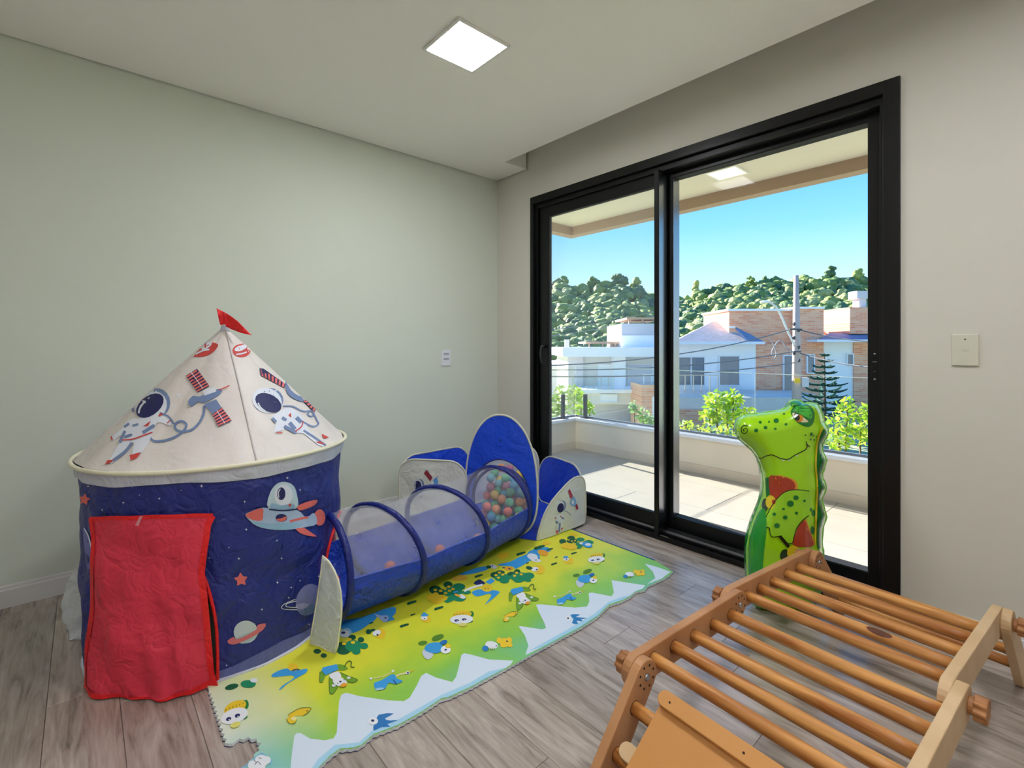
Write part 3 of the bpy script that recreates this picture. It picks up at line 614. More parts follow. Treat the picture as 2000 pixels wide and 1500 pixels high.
def fabric(name, rgb, rough=.55, sub=.0, bump=.35, bscale=11):
    if name in MATS: return MATS[name]
    m = mat(name, rgb, rough, var=.05, vscale=7, sub=sub); N = m.node_tree.nodes; L = m.node_tree.links
    tc = N.new('ShaderNodeTexCoord'); acc = None          # creased cloth: folded (ridged) noise at two scales
    for k, w_ in ((.55, 1.0), (1.7, .45)):
        n = N.new('ShaderNodeTexNoise'); n.inputs['Scale'].default_value = bscale*k; n.inputs['Detail'].default_value = 2; n.inputs['Distortion'].default_value = .8
        L.new(tc.outputs['Object'], n.inputs['Vector'])
        a = N.new('ShaderNodeMath'); a.operation = 'SUBTRACT'; a.inputs[1].default_value = .5; L.new(n.outputs['Fac'], a.inputs[0])
        c = N.new('ShaderNodeMath'); c.operation = 'ABSOLUTE'; L.new(a.outputs[0], c.inputs[0])
        d = N.new('ShaderNodeMath'); d.operation = 'MULTIPLY'; d.inputs[1].default_value = w_; L.new(c.outputs[0], d.inputs[0])
        if acc is None: acc = d
        else:
            e_ = N.new('ShaderNodeMath'); e_.operation = 'ADD'; L.new(acc.outputs[0], e_.inputs[0]); L.new(d.outputs[0], e_.inputs[1]); acc = e_
    bp = N.new('ShaderNodeBump'); bp.inputs['Strength'].default_value = min(1, bump*1.5); bp.inputs['Distance'].default_value = .05
    L.new(acc.outputs[0], bp.inputs['Height']); L.new(bp.outputs[0], N['Principled BSDF'].inputs['Normal'])
    return m
m_navy = fabric('tent_navy_nylon', (34, 46, 128), .45, bump=.5)
m_cream = fabric('tent_cream_nylon', (226, 218, 214), .5, bump=.08)
m_band = fabric('tent_band_grey', (206, 208, 222), .5)
m_red = fabric('tent_red_nylon', (244, 62, 88), .5, sub=.1, bump=.45, bscale=9)
m_redh = fabric('tent_red_hem', (240, 30, 34), .5)
m_hoop = mat('hoop_cream', (238, 234, 208), .5)
m_fin = fabric('tent_fin_white', (230, 234, 236), .55, sub=.2, bump=.3)
m_lav = fabric('tent_border_lavender', (96, 104, 176), .5)
m_inside = fabric('tent_lining', (52, 60, 120), .7)
tent = empty('play_tent', TC, 'rocket play tent with cream cone roof, navy walls and red door flap', 'play tent')
# openings: door (towards the flap) and a round tunnel port
def door_edge(z):    # half-angle of the door opening around its axis
    if z > .50: return 0
    k = max(0, 1-(z/.50)**3.2)**.42; return R(24)*k
TD = R(-37.5)
TP = R(63); PR = .175; PZ = .235
def body_keep(u, v):
    th = -math.pi+2*math.pi*u; z = .72*v
    if abs(math.atan2(math.sin(th-TD), math.cos(th-TD))) < door_edge(z): return False
    a = math.atan2(math.sin(th-TP), math.cos(th-TP))*.455
    return a*a+(z-PZ)**2 > PR**2
def body_pt(th, z, l=0): r_ = r_body(th, z)+l; return TC+Vector((r_*math.cos(th), r_*math.sin(th), z))
b = MB(); b.grid(lambda u, v: body_pt(-math.pi+2*math.pi*u, .012+(.72-.012)*v), 300, 90, keep=body_keep)
body = b.build('wall_fabric', [m_navy], tent, smooth=True)
b = MB(); b.tube([body_pt(TD+sg*door_edge(z), z, .002) for sg, zs in ((-1, np.linspace(.012, .499, 26)), (1, np.linspace(.499, .012, 26))) for z in zs], .0055, 8); b.build('door_trim', m_redh, tent, smooth=True)
b = MB(); b.tube([body_pt(TP+PR*math.cos(q)/.455, PZ+PR*math.sin(q), .002) for q in np.linspace(0, 2*math.pi, 48, endpoint=False)], .0065, 8, closed=True); b.build('port_trim', m_redh, tent, smooth=True)
# lavender border and white piping at the foot
def bord(th): return .050+.012*math.sin(th*4+1)+.006*math.sin(th*9)
okd = lambda th: abs(math.atan2(math.sin(th-TD), math.cos(th-TD))) > R(24.5)
b = MB(); b.grid(lambda u, v: body_pt(-math.pi+2*math.pi*u, .012+(bord(-math.pi+2*math.pi*u)-.012)*v, .0018), 240, 3, keep=lambda u, v: okd(-math.pi+2*math.pi*u)); b.build('foot_border', m_lav, tent, smooth=True)
b = MB(); b.tube([body_pt(th, .012, .002) for th in np.linspace(-math.pi, math.pi, 120, endpoint=False)], .007, 8, closed=True); b.build('foot_piping', m_band, tent, smooth=True)
# roof, hoop and skirt
b = MB(); b.grid(lambda u, v: TC+Vector((r_roof(2*math.pi*u, RZ+(AZ-RZ)*v)*math.cos(2*math.pi*u), r_roof(2*math.pi*u, RZ+(AZ-RZ)*v)*math.sin(2*math.pi*u), RZ+(AZ-RZ)*v)), 240, 70)
roof = b.build('roof', m_cream, tent, smooth=True)
for k in range(4):
    th = TH0+k*math.pi/2
    b = MB(); b.tube([TC+Vector(((r_roof(th, z)+.0015)*math.cos(th), (r_roof(th, z)+.0015)*math.sin(th), z)) for z in np.linspace(RZ, AZ-.005, 30)], .0032, 6); b.build('roof_seam', fabric('tent_seam', (206, 198, 196), .6), roof, smooth=True)
b = MB(); b.tube([TC+Vector((.489*math.cos(q), .489*math.sin(q), RZ-.001+.004*math.sin(2*q+1))) for q in np.linspace(0, 2*math.pi, 120, endpoint=False)], .0075, 10, closed=True); b.build('hoop', m_hoop, tent, smooth=True)
def skirt(u, v):
    th = 2*math.pi*u; z = RZ-(.052+.006*math.sin(th*3)+.004*math.sin(th*7+2))*v
    rr = .486-.010*v+.003*math.sin(th*19)*v; return TC+Vector((rr*math.cos(th), rr*math.sin(th), z))
b = MB(); b.grid(skirt, 200, 5); b.build('roof_skirt', m_band, tent, smooth=True)
b = MB(); b.tube([TC+Vector((0, 0, AZ-.02)), TC+Vector((0, 0, AZ+.012))], [.02, .012], 12); b.build('roof_tip', m_band, tent, smooth=True)
# pennant
fl = [(423, 602), (441, 611), (452, 618), (464, 627), (475, 638), (492, 655), (470, 650), (452, 643), (440, 637), (430, 634), (426, 618)]
dT = (TC+Vector((0, 0, 0))-CAM).dot(FW)
v, fc = tri(fl, 6); b = MB(); b.add([at(x, y, dT-.02+.012*math.sin((x-423)*.09)) for x, y in v], fc); o = b.build('pennant', m_redh, tent, smooth=True)
sm = o.modifiers.new('thick', 'SOLIDIFY'); sm.thickness = .0012
# door flap hanging in front of the doorway
T1 = (100, 580, .31); T2 = (100, 920, .31)
flap_px = [(190, 1005), (245, 1004), (300, 1003), (360, 1001), (416, 999), (414, 1022), (411, 1045), (407, 1070), (404, 1095), (402, 1115), (406, 1150), (411, 1200), (415, 1250), (419, 1300), (421, 1334), (400, 1342), (370, 1351), (340, 1360), (320, 1365), (290, 1366), (250, 1362), (215, 1354), (184, 1340), (180, 1310), (182, 1260), (186, 1200), (187, 1150), (189, 1100), (192, 1050)]
def flap_p(px, py, l):
    q = p_body(px, py, .016+l)
    if q is None: return None
    t = min(1, max(0, (1010-py)/-340)); w_ = .009*t*math.sin(px*.05+py*.012)+.006*math.sin(px*.11-py*.03)*t+.010*t*t
    d = (q-TC); d.z = 0; d.normalize(); q = q+d*w_
    q.z = max(q.z, .004+.5*l); return q
motif('door_flap', tent, flap_p, [((0, 0, 1), flap_px)], step=9, mfn=lambda c_: m_red)
flap = bpy.data.objects['door_flap']; flap.data.polygons.foreach_set('use_smooth', [True]*len(flap.data.polygons))
def inset(run, w_): return [(x+(w_ if x < 260 and 1012 < y < 1335 else (-w_ if x > 340 and 1012 < y < 1330 else 0)), y+(w_ if y < 1012 else (-w_ if y > 1330 else 0))) for x, y in run]
for run, w_ in ((flap_px[0:5], 8), (flap_px[4:15], 12), (flap_px[14:23], 14), (flap_px[22:]+[flap_px[0]], 7)):
    hm = motif('hem', flap, flap_p, [((0, 0, 2), [q for q in stroke(inset(run, w_*.5), w_)])], step=7, lift=.003, mfn=lambda c_: m_redh)
motif('pull_tab', flap, flap_p, [((236, 150, 160), [(585, 275), (607, 270), (580, 332), (560, 325)])], T2, lift=.004)
# fins
def fin(px_poly, th, name, wrk, label=None):
    u = Vector((math.cos(th), math.sin(th), 0)); n = Vector((-math.sin(th), math.cos(th), 0)); O = TC
    def pr(px, py, l):
        d = ray(px, py); t = (O-CAM).dot(n)/d.dot(n); return CAM+d*t+n*l
    v, fc = tri(px_poly, 7); b = MB(); P_ = []
    for x, y in v:
        q = pr(x, y, 0); k = wrk*(noise.noise(Vector((x*.035, y*.03, 1)))+.5*noise.noise(Vector((x*.09, y*.08, 7)))); q = q+n*k; q.z = max(q.z, .003 if wrk > .01 else .013); P_.append(q)
    b.add(P_, fc); o = b.build(name, m_fin, tent, smooth=True)
    sm = o.modifiers.new('thick', 'SOLIDIFY'); sm.thickness = .006; sm.offset = 0
    pth = [pr(x, y, 0) for x, y in px_poly]
    for q in pth: q.z = max(q.z, .014)
    if wrk < .01:
        e = MB(); e.tube(pth, .0042, 8, closed=True); e.build('piping', m_hoop, o, smooth=True)
    return o
fin([(631, 1086), (642, 1097), (652, 1113), (660, 1132), (665, 1155), (667, 1180), (666, 1205), (662, 1235), (659, 1262), (655, 1286), (640, 1272), (625, 1261), (606, 1257), (610, 1230), (616, 1195), (623, 1150), (628, 1112)], R(24.5), 'fin', .004)
fin([(163, 1096), (150, 1105), (140, 1118), (132, 1135), (126, 1152), (121, 1187), (126, 1212), (134, 1236), (140, 1253), (160, 1250), (188, 1242), (195, 1200), (195, 1150), (185, 1115)], R(244), 'fin', .03)
# roof prints
SL = (116, 136, 178); RD = (206, 70, 66); WH = (226, 230, 242); NV = (30, 34, 92); CO = (232, 112, 104); PC = (196, 216, 228)
def stripes(a, b_, c_, d_, n, rgb=(232, 118, 110), k=.55):
    a, b_, c_, d_ = map(np.array, (a, b_, c_, d_)); out = []
    for i in range(n):
        t0, t1 = (i+.5-k/2)/n, (i+.5+k/2)/n
        out.append([tuple(a+(d_-a)*t0), tuple(b_+(c_-b_)*t0), tuple(b_+(c_-b_)*t1), tuple(a+(d_-a)*t1)])
    return (rgb, out)
motif('printed_astronaut', roof, p_roof, [
    (SL, [ell(668, 668, 84, 92, 0), *stroke([(520, 725), (515, 700), (535, 680)], 14)]), (WH, ell(632, 690, 104, 92, -35)),
    (WH, smooth_poly([(470, 800), (520, 770), (640, 765), (690, 740), (735, 770), (772, 795), (745, 812), (690, 792), (655, 810), (640, 870), (575, 985), (515, 995), (525, 930), (500, 925), (420, 1030), (362, 1048), (430, 930), (445, 870), (400, 908), (382, 890), (440, 840)], 2)),
    (NV, ell(626, 688, 100, 60, -38)), (WH, stroke([(556, 735), (566, 700), (590, 668)], 11)),
    (SL, [q for ln, w_ in (([(512, 925), (470, 978), (398, 1032)], 17), ([(690, 735), (742, 757), (775, 802)], 12), ([(438, 918), (470, 852)], 17), ([(470, 886), (512, 872)], 16), ([(585, 858), (652, 815)], 20), ([(468, 822), (494, 803)], 14), ([(520, 815), (553, 806)], 13)) for q in stroke(ln, w_)]),
    (RD, [*stroke([(455, 906), (520, 900), (590, 876), (642, 858)], 8), [(345, 1062), (360, 1035), (402, 1030), (385, 1047)], [(500, 1002), (570, 983), (545, 1020), (505, 1034)], [(583, 822), (634, 784), (616, 820), (600, 818)], *stroke([(685, 752), (705, 742)], 12), *stroke([(385, 885), (392, 905)], 9), *stroke([(735, 800), (755, 782)], 6)])], T1, step=8)
motif('printed_satellite', roof, p_roof, [
    (SL, stroke([(620, 882), (650, 910), (720, 906), (790, 880), (840, 840), (852, 805), (825, 785), (790, 798), (782, 828), (815, 850), (880, 842), (930, 800), (960, 742), (965, 690)], 15)),
    (NV, [(852, 500), (922, 455), (998, 565), (925, 605)]), stripes((852, 500), (922, 455), (998, 565), (925, 605), 7),
    (SL, smooth_poly([(865, 662), (900, 625), (935, 632), (1030, 590), (1075, 585), (1062, 620), (960, 672), (930, 662), (885, 697)], 2)), (WH, [(955, 592), (1030, 572), (1042, 600), (968, 626)]),
    (SL, [(965, 680), (1040, 650), (1072, 700), (1018, 745)]), (NV, [(1015, 745), (1075, 700), (1137, 785), (1055, 822)]), stripes((1015, 745), (1075, 700), (1137, 785), (1055, 822), 5),
    (WH, [*stroke([(887, 478), (960, 585)], 4), *stroke([(1045, 722), (1095, 804)], 4)]), (RD, stroke([(1060, 592), (1122, 565)], 6))], T1, step=8)
motif('printed_planet', roof, p_roof, [(RD, smooth_poly([(878, 372), (908, 322), (980, 288), (1052, 300), (1022, 348), (960, 378)], 3)), (WH, [ell(965, 316, 56, 20, -28), *stroke([(915, 362), (960, 340), (1010, 332)], 9)])], T1, step=8)
motif('printed_planet', roof, p_roof, [(RD, [ell(1198, 340, 56, 42), ell(1215, 330, 40, 36)]), (WH, [ell(1192, 324, 40, 17, -20), *stroke([(1165, 365), (1205, 358), (1240, 345)], 9)])], T1, step=8)
motif('printed_astronaut', roof, p_roof, [
    (SL, [ell(1385, 645, 78, 68, 25), *stroke([(1280, 680), (1300, 705), (1330, 720)], 10)]), (WH, ell(1358, 655, 96, 78, 25)),
    (WH, smooth_poly([(1380, 765), (1440, 720), (1500, 700), (1565, 740), (1605, 800), (1625, 850), (1725, 935), (1680, 937), (1590, 862), (1540, 862), (1470, 835), (1400, 860), (1415, 800)], 2)),
    (NV, ell(1366, 670, 88, 54, 27)), (WH, stroke([(1302, 672), (1318, 700), (1345, 722)], 8)),
    (SL, [q for ln, w_ in (([(1588, 846), (1650, 885), (1725, 938)], 12), ([(1468, 820), (1538, 858)], 20), ([(1500, 800), (1530, 835)], 26), ([(1545, 765), (1570, 792)], 22), ([(1455, 765), (1475, 780)], 18), ([(1392, 770), (1412, 790)], 18)) for q in stroke(ln, w_)]),
    (RD, [*stroke([(1535, 850), (1572, 822), (1582, 788)], 7), [(1700, 868), (1747, 890), (1712, 896)], [(1662, 920), (1690, 914), (1722, 936)], [(1490, 750), (1505, 735), (1510, 765)], *stroke([(1415, 857), (1452, 860)], 7)])], T1, step=8)
motif('printed_satellite', roof, p_roof, [
    (SL, stroke([(1460, 690), (1520, 692), (1580, 722), (1635, 722), (1652, 745), (1632, 756), (1614, 740), (1640, 722), (1672, 780), (1680, 805), (1640, 818), (1560, 775)], 10)),
    (NV, [(1310, 452), (1335, 455), (1472, 552), (1465, 577), (1318, 497)]), stripes((1310, 452), (1318, 497), (1465, 577), (1472, 552), 7),
    (SL, smooth_poly([(1470, 535), (1505, 590), (1545, 622), (1592, 642), (1578, 664), (1515, 640), (1478, 600)], 2)), (NV, [(1580, 655), (1602, 655), (1662, 712), (1655, 732)]), stripes((1580, 655), (1602, 655), (1662, 712), (1655, 732), 4)], T1, step=8)
STA = motif('printed_stars', roof, p_roof, [(WH, [star(x, y_, r_, 0, .35, 4) for x, y_, r_ in ((805, 618, 16), (770, 690, 8), (800, 478, 8), (1005, 886, 9), (1195, 1010, 10), (1415, 590, 10), (1470, 968, 9), (740, 935, 8), (1150, 480, 7), (690, 560, 7), (340, 960, 7), (1440, 930, 7), (930, 1010, 7))])], T1)
# wall prints
motif('printed_spaceship', body, p_body, [
    (PC, smooth_poly([(1370, 237), (1376, 140), (1418, 82), (1470, 68), (1522, 90), (1546, 150), (1540, 237)], 3)), (WH, ell(1462, 150, 58, 66)), ((150, 186, 214), smooth_poly([(1385, 236), (1390, 200), (1440, 215), (1520, 205), (1525, 236)], 2)), (NV, ell(1447, 142, 26, 40)), (WH, stroke([(1432, 165), (1428, 135), (1440, 112)], 6)),
    (CO, [smooth_poly([(1545, 222), (1600, 195), (1672, 180), (1655, 212), (1600, 238), (1560, 246)], 2), ell(1686, 292, 36, 52, 0), smooth_poly([(1525, 345), (1590, 358), (1640, 392), (1667, 413), (1610, 406), (1560, 388)], 2)]),
    ((176, 196, 226), smooth_poly([(1222, 277), (1260, 250), (1330, 228), (1420, 242), (1545, 245), (1600, 290), (1650, 262), (1668, 330), (1600, 352), (1480, 369), (1380, 366), (1290, 342)], 3)),
    ((150, 190, 216), smooth_poly([(1260, 318), (1380, 330), (1520, 325), (1600, 340), (1480, 368), (1380, 365), (1300, 345)], 2)),
    (CO, [smooth_poly([(1222, 277), (1260, 250), (1328, 229), (1332, 270), (1325, 308), (1270, 306)], 2), *stroke([(1500, 315), (1560, 300), (1610, 290)], 14)]),
    (NV, [*stroke([(1370, 238), (1450, 247), (1540, 238)], 9), ell(1445, 292, 36, 25)]), (CO, smooth_poly([(1412, 300), (1440, 296), (1478, 282), (1470, 305), (1440, 316)], 2)), (RD, ell(1497, 212, 9, 9))], T2, step=9)
motif('printed_star', body, p_body, [(CO, star(1195, 683, 46, -95, .55))], T2, step=9)
motif('printed_star', body, p_body, [(CO, star(214, 178, 38, -80, .55))], T2, step=9)
motif('printed_planet', body, p_body, [((206, 216, 224), ell(1225, 1012, 76, 72, -15)), ((172, 200, 210), smooth_poly([(1160, 1050), (1290, 1000), (1300, 1030), (1230, 1082), (1180, 1080)], 2)), ((222, 118, 124), smooth_poly([(1110, 1068), (1150, 1042), (1164, 1058), (1230, 1032), (1292, 995), (1298, 968), (1350, 958), (1332, 1000), (1250, 1052), (1170, 1086), (1125, 1088)], 2))], T2, step=9)
motif('printed_planet', body, p_body, [((120, 122, 176), ell(1618, 810, 76, 104, 22)), ((92, 112, 160), smooth_poly([(1560, 890), (1600, 850), (1660, 838), (1660, 880), (1610, 905)], 2)), ((150, 150, 196), smooth_poly([(1540, 840), (1600, 830), (1620, 845), (1580, 870), (1545, 862)], 2)), (WH, [q for ln, w_ in (([(1540, 818), (1485, 832), (1480, 852), (1545, 858)], 5), ([(1535, 806), (1462, 838), (1455, 866), (1545, 872)], 4)) for q in stroke(ln, w_)])], T2, step=9)
motif('printed_moon', body, p_body, [((116, 120, 190), smooth_poly([(205, 352), (232, 385), (255, 450), (264, 560), (250, 612), (228, 600), (214, 480)], 2)), (WH, stroke([(215, 362), (240, 410), (258, 480)], 8))], T2, step=9)
STB = motif('printed_stars', body, p_body, [(WH, [star(x, y_, r_, 0, .35, 4) for x, y_, r_ in ((237, 95, 8), (512, 92, 10), (683, 172, 9), (458, 198, 9), (325, 243, 8), (948, 93, 11), (1218, 192, 9), (1182, 550, 10), (1228, 367, 10), (1420, 437, 8), (1450, 548, 9), (1423, 702, 9), (1510, 733, 8), (1495, 797, 8), (1326, 870, 9), (1485, 43, 10), (1565, 118, 8), (1683, 663, 9), (1105, 1222, 8), (1565, 690, 6), (1622, 965, 7), (998, 545, 7), (560, 150, 5), (820, 120, 5), (1120, 480, 5), (1280, 960, 5))])], T2)
STA['kind'] = 'stuff'; STB['kind'] = 'stuff'
motif('stitched_label', body, p_body, [((70, 74, 130), stroke([(1352, 1196), (1406, 1182), (1400, 1240), (1350, 1256), (1352, 1196)], 4, False))], T2)

# ================================================================== PLAY TUNNEL
def mesh_fabric(name, rgb, opacity, tint=(255, 255, 255)):
    m = bpy.data.materials.new(name); m.use_nodes = True; N = m.node_tree.nodes; L = m.node_tree.links; N.clear()
    out = N.new('ShaderNodeOutputMaterial'); d = N.new('ShaderNodeBsdfDiffuse'); tl_ = N.new('ShaderNodeBsdfTranslucent'); t = N.new('ShaderNodeBsdfTransparent')
    d.inputs[0].default_value = (*s2l(rgb), 1); tl_.inputs[0].default_value = (*s2l(rgb), 1)
    m1 = N.new('ShaderNodeMixShader'); m1.inputs[0].default_value = .4; L.new(d.outputs[0], m1.inputs[1]); L.new(tl_.outputs[0], m1.inputs[2])
    tc = N.new('ShaderNodeTexCoord'); nz = N.new('ShaderNodeTexNoise'); nz.inputs['Scale'].default_value = 9; nz.inputs['Detail'].default_value = 4; L.new(tc.outputs['Object'], nz.inputs['Vector'])
    mr = N.new('ShaderNodeMapRange'); mr.inputs[1].default_value = .3; mr.inputs[2].default_value = .7; mr.inputs[3].default_value = opacity*.88; mr.inputs[4].default_value = min(1, opacity*1.14); L.new(nz.outputs['Fac'], mr.inputs[0])
    m2 = N.new('ShaderNodeMixShader'); L.new(mr.outputs[0], m2.inputs[0]); L.new(t.outputs[0], m2.inputs[1]); L.new(m1.outputs[0], m2.inputs[2])
    L.new(m2.outputs[0], out.inputs[0]); MATS[name] = m; return m
m_net = mesh_fabric('tunnel_netting', (252, 252, 255), .27); m_net2 = mesh_fabric('tunnel_netting_end', (252, 252, 255), .15)
m_blue = fabric('tunnel_blue_nylon', (30, 66, 190), .38, bump=.55, bscale=14)
m_ring = fabric('tunnel_ring_sleeve', (20, 34, 120), .4, bump=.3)
m_pitblue = fabric('pit_blue_nylon', (26, 74, 214), .4, bump=.3, bscale=7)
m_pitwhite = fabric('pit_white_nylon', (226, 226, 220), .5, bump=.3, bscale=7)
m_pipe = mat('pit_piping_grey', (206, 204, 190), .6)
RINGS = [((1.065, -1.835), .212, .218, .05, 0.0), ((1.05, -1.575), .255, .214, .30, -.17), ((1.0, -1.19), .255, .216, .36, -.22), ((.925, -.775), .218, .220, .30, -.10), ((.893, -.715), .190, .208, .45, -.02)]
tunnel = empty('play_tunnel', (1.0, -1.3, .012), 'see-through mesh crawl tunnel with blue floor and rings between tent and ball pit', 'play tunnel')
def ring_at(i, sft):
    """frame of the tube between ring i and i+1 at fraction sft"""
    a, b = RINGS[i], RINGS[i+1]; t = sft
    L_ = lambda u, v: u+(v-u)*t
    return (L_(a[0][0], b[0][0]), L_(a[0][1], b[0][1])), L_(a[1], b[1]), L_(a[2], b[2]), L_(a[3], b[3]), L_(a[4], b[4])
def ring_pt(fr, phi, k=1.0, kz=1.0):
    (x, y), rx, rz, a, ln = fr
    s_ = Vector((math.cos(a), math.sin(a), 0)); ax = Vector((-math.sin(a), math.cos(a), 0)); up = Vector((0, 0, math.cos(ln)))+ax*math.sin(ln)
    c_ = Vector((x, y, rz*math.cos(ln)+MZ+.006)); sp = math.sin(phi)
    return c_+s_*(rx*k*math.cos(phi))+up*(rz*sp*(kz if sp > 0 else 1.0))
def tun(i, t, phi, l=0):
    sg = math.sin(math.pi*t); fr = ring_at(i, t); w_ = .006*math.sin(phi*9+t*7+i)*sg+.004*math.sin(phi*17-t*11)*sg
    amp = (.02, .11, .05, .0)[i]
    return ring_pt(fr, phi, 1-.03*sg*(1 if i < 3 else 0)+w_+l, 1-amp*sg+w_+l)
def eff_net(i, t): return R(-16), R(182)
for i in range(4):
    nt_ = 14 if i < 3 else 3
    b = MB(); b.grid(lambda u, v: tun(i, v, R(3)+u*R(177)), 40, nt_); b.build('net_panel', m_net if i < 2 else m_net2, tunnel, smooth=True)
    b = MB(); b.grid(lambda u, v: tun(i, v, R(180)+u*R(183)), 30, nt_); b.build('floor_panel', m_blue, tunnel, smooth=True)
for i in range(5):
    b = MB(); b.tube([ring_pt(RINGS[i]+() if True else None, q, 1.005, 1.005)+Vector((0, 0, .001*math.sin(q*13))) for q in np.linspace(0, 2*math.pi, 56, endpoint=False)], (.015, .0145, .0145, .012, .010)[i], 10, closed=True)
    b.build('hoop', m_ring, tunnel, smooth=True)
for ph in (R(3), R(180)):
    b = MB()
    for i in range(3): b.tube([tun(i, t, ph, .006) for t in np.linspace(0, 1, 14)], .0028, 6)
    b.build('seam_tape', fabric('tunnel_seam', (70, 92, 200), .5), tunnel, smooth=True)

# ================================================================== BALL PIT
V = [(.69, -.825), (1.08, -.60), (1.084, -.156), (.55, -.055), (.31, -.10), (.31, -.53), (.33, -1.10)]
pit = empty('ball_pit', (.62, -.5, .012), 'pop-up ball pit with tall blue rocket arch and cream side panels', 'ball pit')
def seg(i):
    a = Vector((*V[i], 0)); b_ = Vector((*V[(i+1) % 7], 0)); u = (b_-a); ln = u.length; u.normalize(); n = Vector((u.y, -u.x, 0)); return a, u, n, ln
def pitpanel(i, poly, name, cream=False):
    a, u, n, ln = seg(i); v, fc = tri(poly, .05); b = MB()
    bow = lambda x, y: n*(.012*math.sin(math.pi*min(1, max(0, x/ln)))+.004*math.sin(x*21+y*13))
    P_ = [a+u*x+Vector((0, 0, max(y, .016)))+bow(x, y) for x, y in v]
    b.add([p+n*.003 for p in P_], fc, 0); b.add([p-n*.003 for p in P_], fc, 0 if cream else 1)
    o = b.build(name, [m_pitwhite, m_pitblue], pit, smooth=True)
    e = MB(); e.tube([a+u*x+Vector((0, 0, max(y, .018)))+bow(x, y) for x, y in poly], .0062, 8, closed=True); e.build('piping', m_pipe, o, smooth=True)
    def pr(px, py, l):
        d = ray(px, py); t = (a-CAM).dot(n)/d.dot(n); q = CAM+d*t; x = (q-a).dot(u)
        q = q+bow(x, q.z)+n*(.0035+l); return q
    return o, pr
def rrect(w_, h0, h1, r_=.09, n=6):
    out = []
    for cx, cy, a0 in ((w_-r_*.4, h0+r_*.4, -90), (w_-r_, h1-r_, 0), (r_, h1-r_, 90), (r_*.4, h0+r_*.4, 180)):
        rr = r_*.4 if cy < h0+r_*.5 else r_
        out += [(cx+rr*math.cos(R(a0+90*k/n)), cy+rr*math.sin(R(a0+90*k/n))) for k in range(n+1)]
    return out
p_right, pr_right = pitpanel(1, smooth_poly([(0.005, .03), (.03, .012), (.22, .012), (.40, .012), (.438, .03), (.446, .10), (.444, .22), (.432, .29), (.395, .326), (.33, .328), (.25, .305), (.17, .262), (.09, .19), (.035, .115)], 2), 'side_panel')
pitpanel(2, rrect(seg(2)[3], .012, .37, .17), 'side_panel')
for i in (3, 4): pitpanel(i, rrect(seg(i)[3], .012, .40, .10), 'side_panel', True)
pitpanel(5, rrect(seg(5)[3], .012, .455, .12), 'side_panel')
p_left, pr_left = pitpanel(6, rrect(seg(6)[3], .012, .452, .115), 'side_panel')
b = MB(); b.add([(x, y, .0145) for x, y in V], [tuple(range(7))]); b.build('floor_sheet', m_pitblue, pit)
# tall arch panel with the tunnel mouth
a, u, n, ln = seg(0); mid = a+u*(ln/2)
def arch_out(q):
    c_, s_ = math.cos(q), math.sin(q)
    x = .232*(abs(c_)**(.92 if s_ > 0 else .7))*(1 if c_ > 0 else -1); z = (.30+.452*abs(s_)**.93) if s_ > 0 else (.30-.282*abs(s_)**.75); return x, z
def arch_in(q): return .186*math.cos(q), .245+.236*math.sin(q) if math.sin(q) > 0 else .245+.222*math.sin(q)
b = MB(); NQ = 72; K = 5
for side in (0, 1):
    vs_ = []
    for j in range(K+1):
        for i in range(NQ):
            q = 2*math.pi*i/NQ; (x0, z0), (x1, z1) = arch_in(q), arch_out(q); t = j/K; x = x0+(x1-x0)*t; z = z0+(z1-z0)*t
            vs_.append(mid+u*x+Vector((0, 0, z))+n*((.003 if side == 0 else -.003)+.010*math.sin(x*14)*max(0, z-.3)+.006*math.sin(z*22+x*9)*t*(1-t)))
    b.add(vs_, [(j*NQ+i, j*NQ+(i+1) % NQ, (j+1)*NQ+(i+1) % NQ, (j+1)*NQ+i) for j in range(K) for i in range(NQ)], 0)
arch = b.build('arch_panel', [m_pitblue], pit, smooth=True)
b = MB(); b.tube([mid+u*arch_out(q)[0]+Vector((0, 0, arch_out(q)[1])) + n*(.010*math.sin(arch_out(q)[0]*14)*max(0, arch_out(q)[1]-.3)) for q in np.linspace(0, 2*math.pi, 80, endpoint=False)], .0065, 8, closed=True); b.build('piping', m_pipe, arch, smooth=True)
b = MB(); b.tube([mid+u*arch_in(q)[0]+Vector((0, 0, arch_in(q)[1])) for q in np.linspace(0, 2*math.pi, 64, endpoint=False)], .005, 8, closed=True); b.build('mouth_trim', m_ring, arch, smooth=True)
b = MB(); b.box(-.006, .006, -.001, .001, -.006, .006); tg = b.build('tag', m_ring, arch); tg.matrix_basis = Matrix.Translation(mid+Vector((0, 0, .60))+n*.006) @ Matrix.Rotation(math.atan2(u.y, u.x), 4, 'Z')
W3 = (600, 780, .29)
motif('printed_astronaut', p_left, pr_left, [(SL, ell(764, 570, 32, 40)), (WH, ell(750, 572, 34, 42)), (WH, smooth_poly([(722, 630), (745, 612), (790, 600), (800, 625), (760, 660), (725, 665)], 2)), (NV, ell(752, 575, 25, 32)), (WH, stroke([(735, 590), (733, 570), (740, 555)], 5)), (NV, ell(730, 632, 6, 6))], W3)
motif('printed_satellite', p_left, pr_left, [((110, 32, 50), [(793, 492), (812, 470), (850, 520), (838, 546)]), stripes((793, 492), (812, 470), (850, 520), (838, 546), 5, (190, 60, 80), .4), ((90, 160, 220), smooth_poly([(828, 582), (848, 548), (878, 520), (888, 575), (850, 592)], 2)), (WH, [(838, 556), (855, 540), (862, 560), (845, 575)]), (SL, stroke([(870, 540), (885, 512)], 5))], W3)
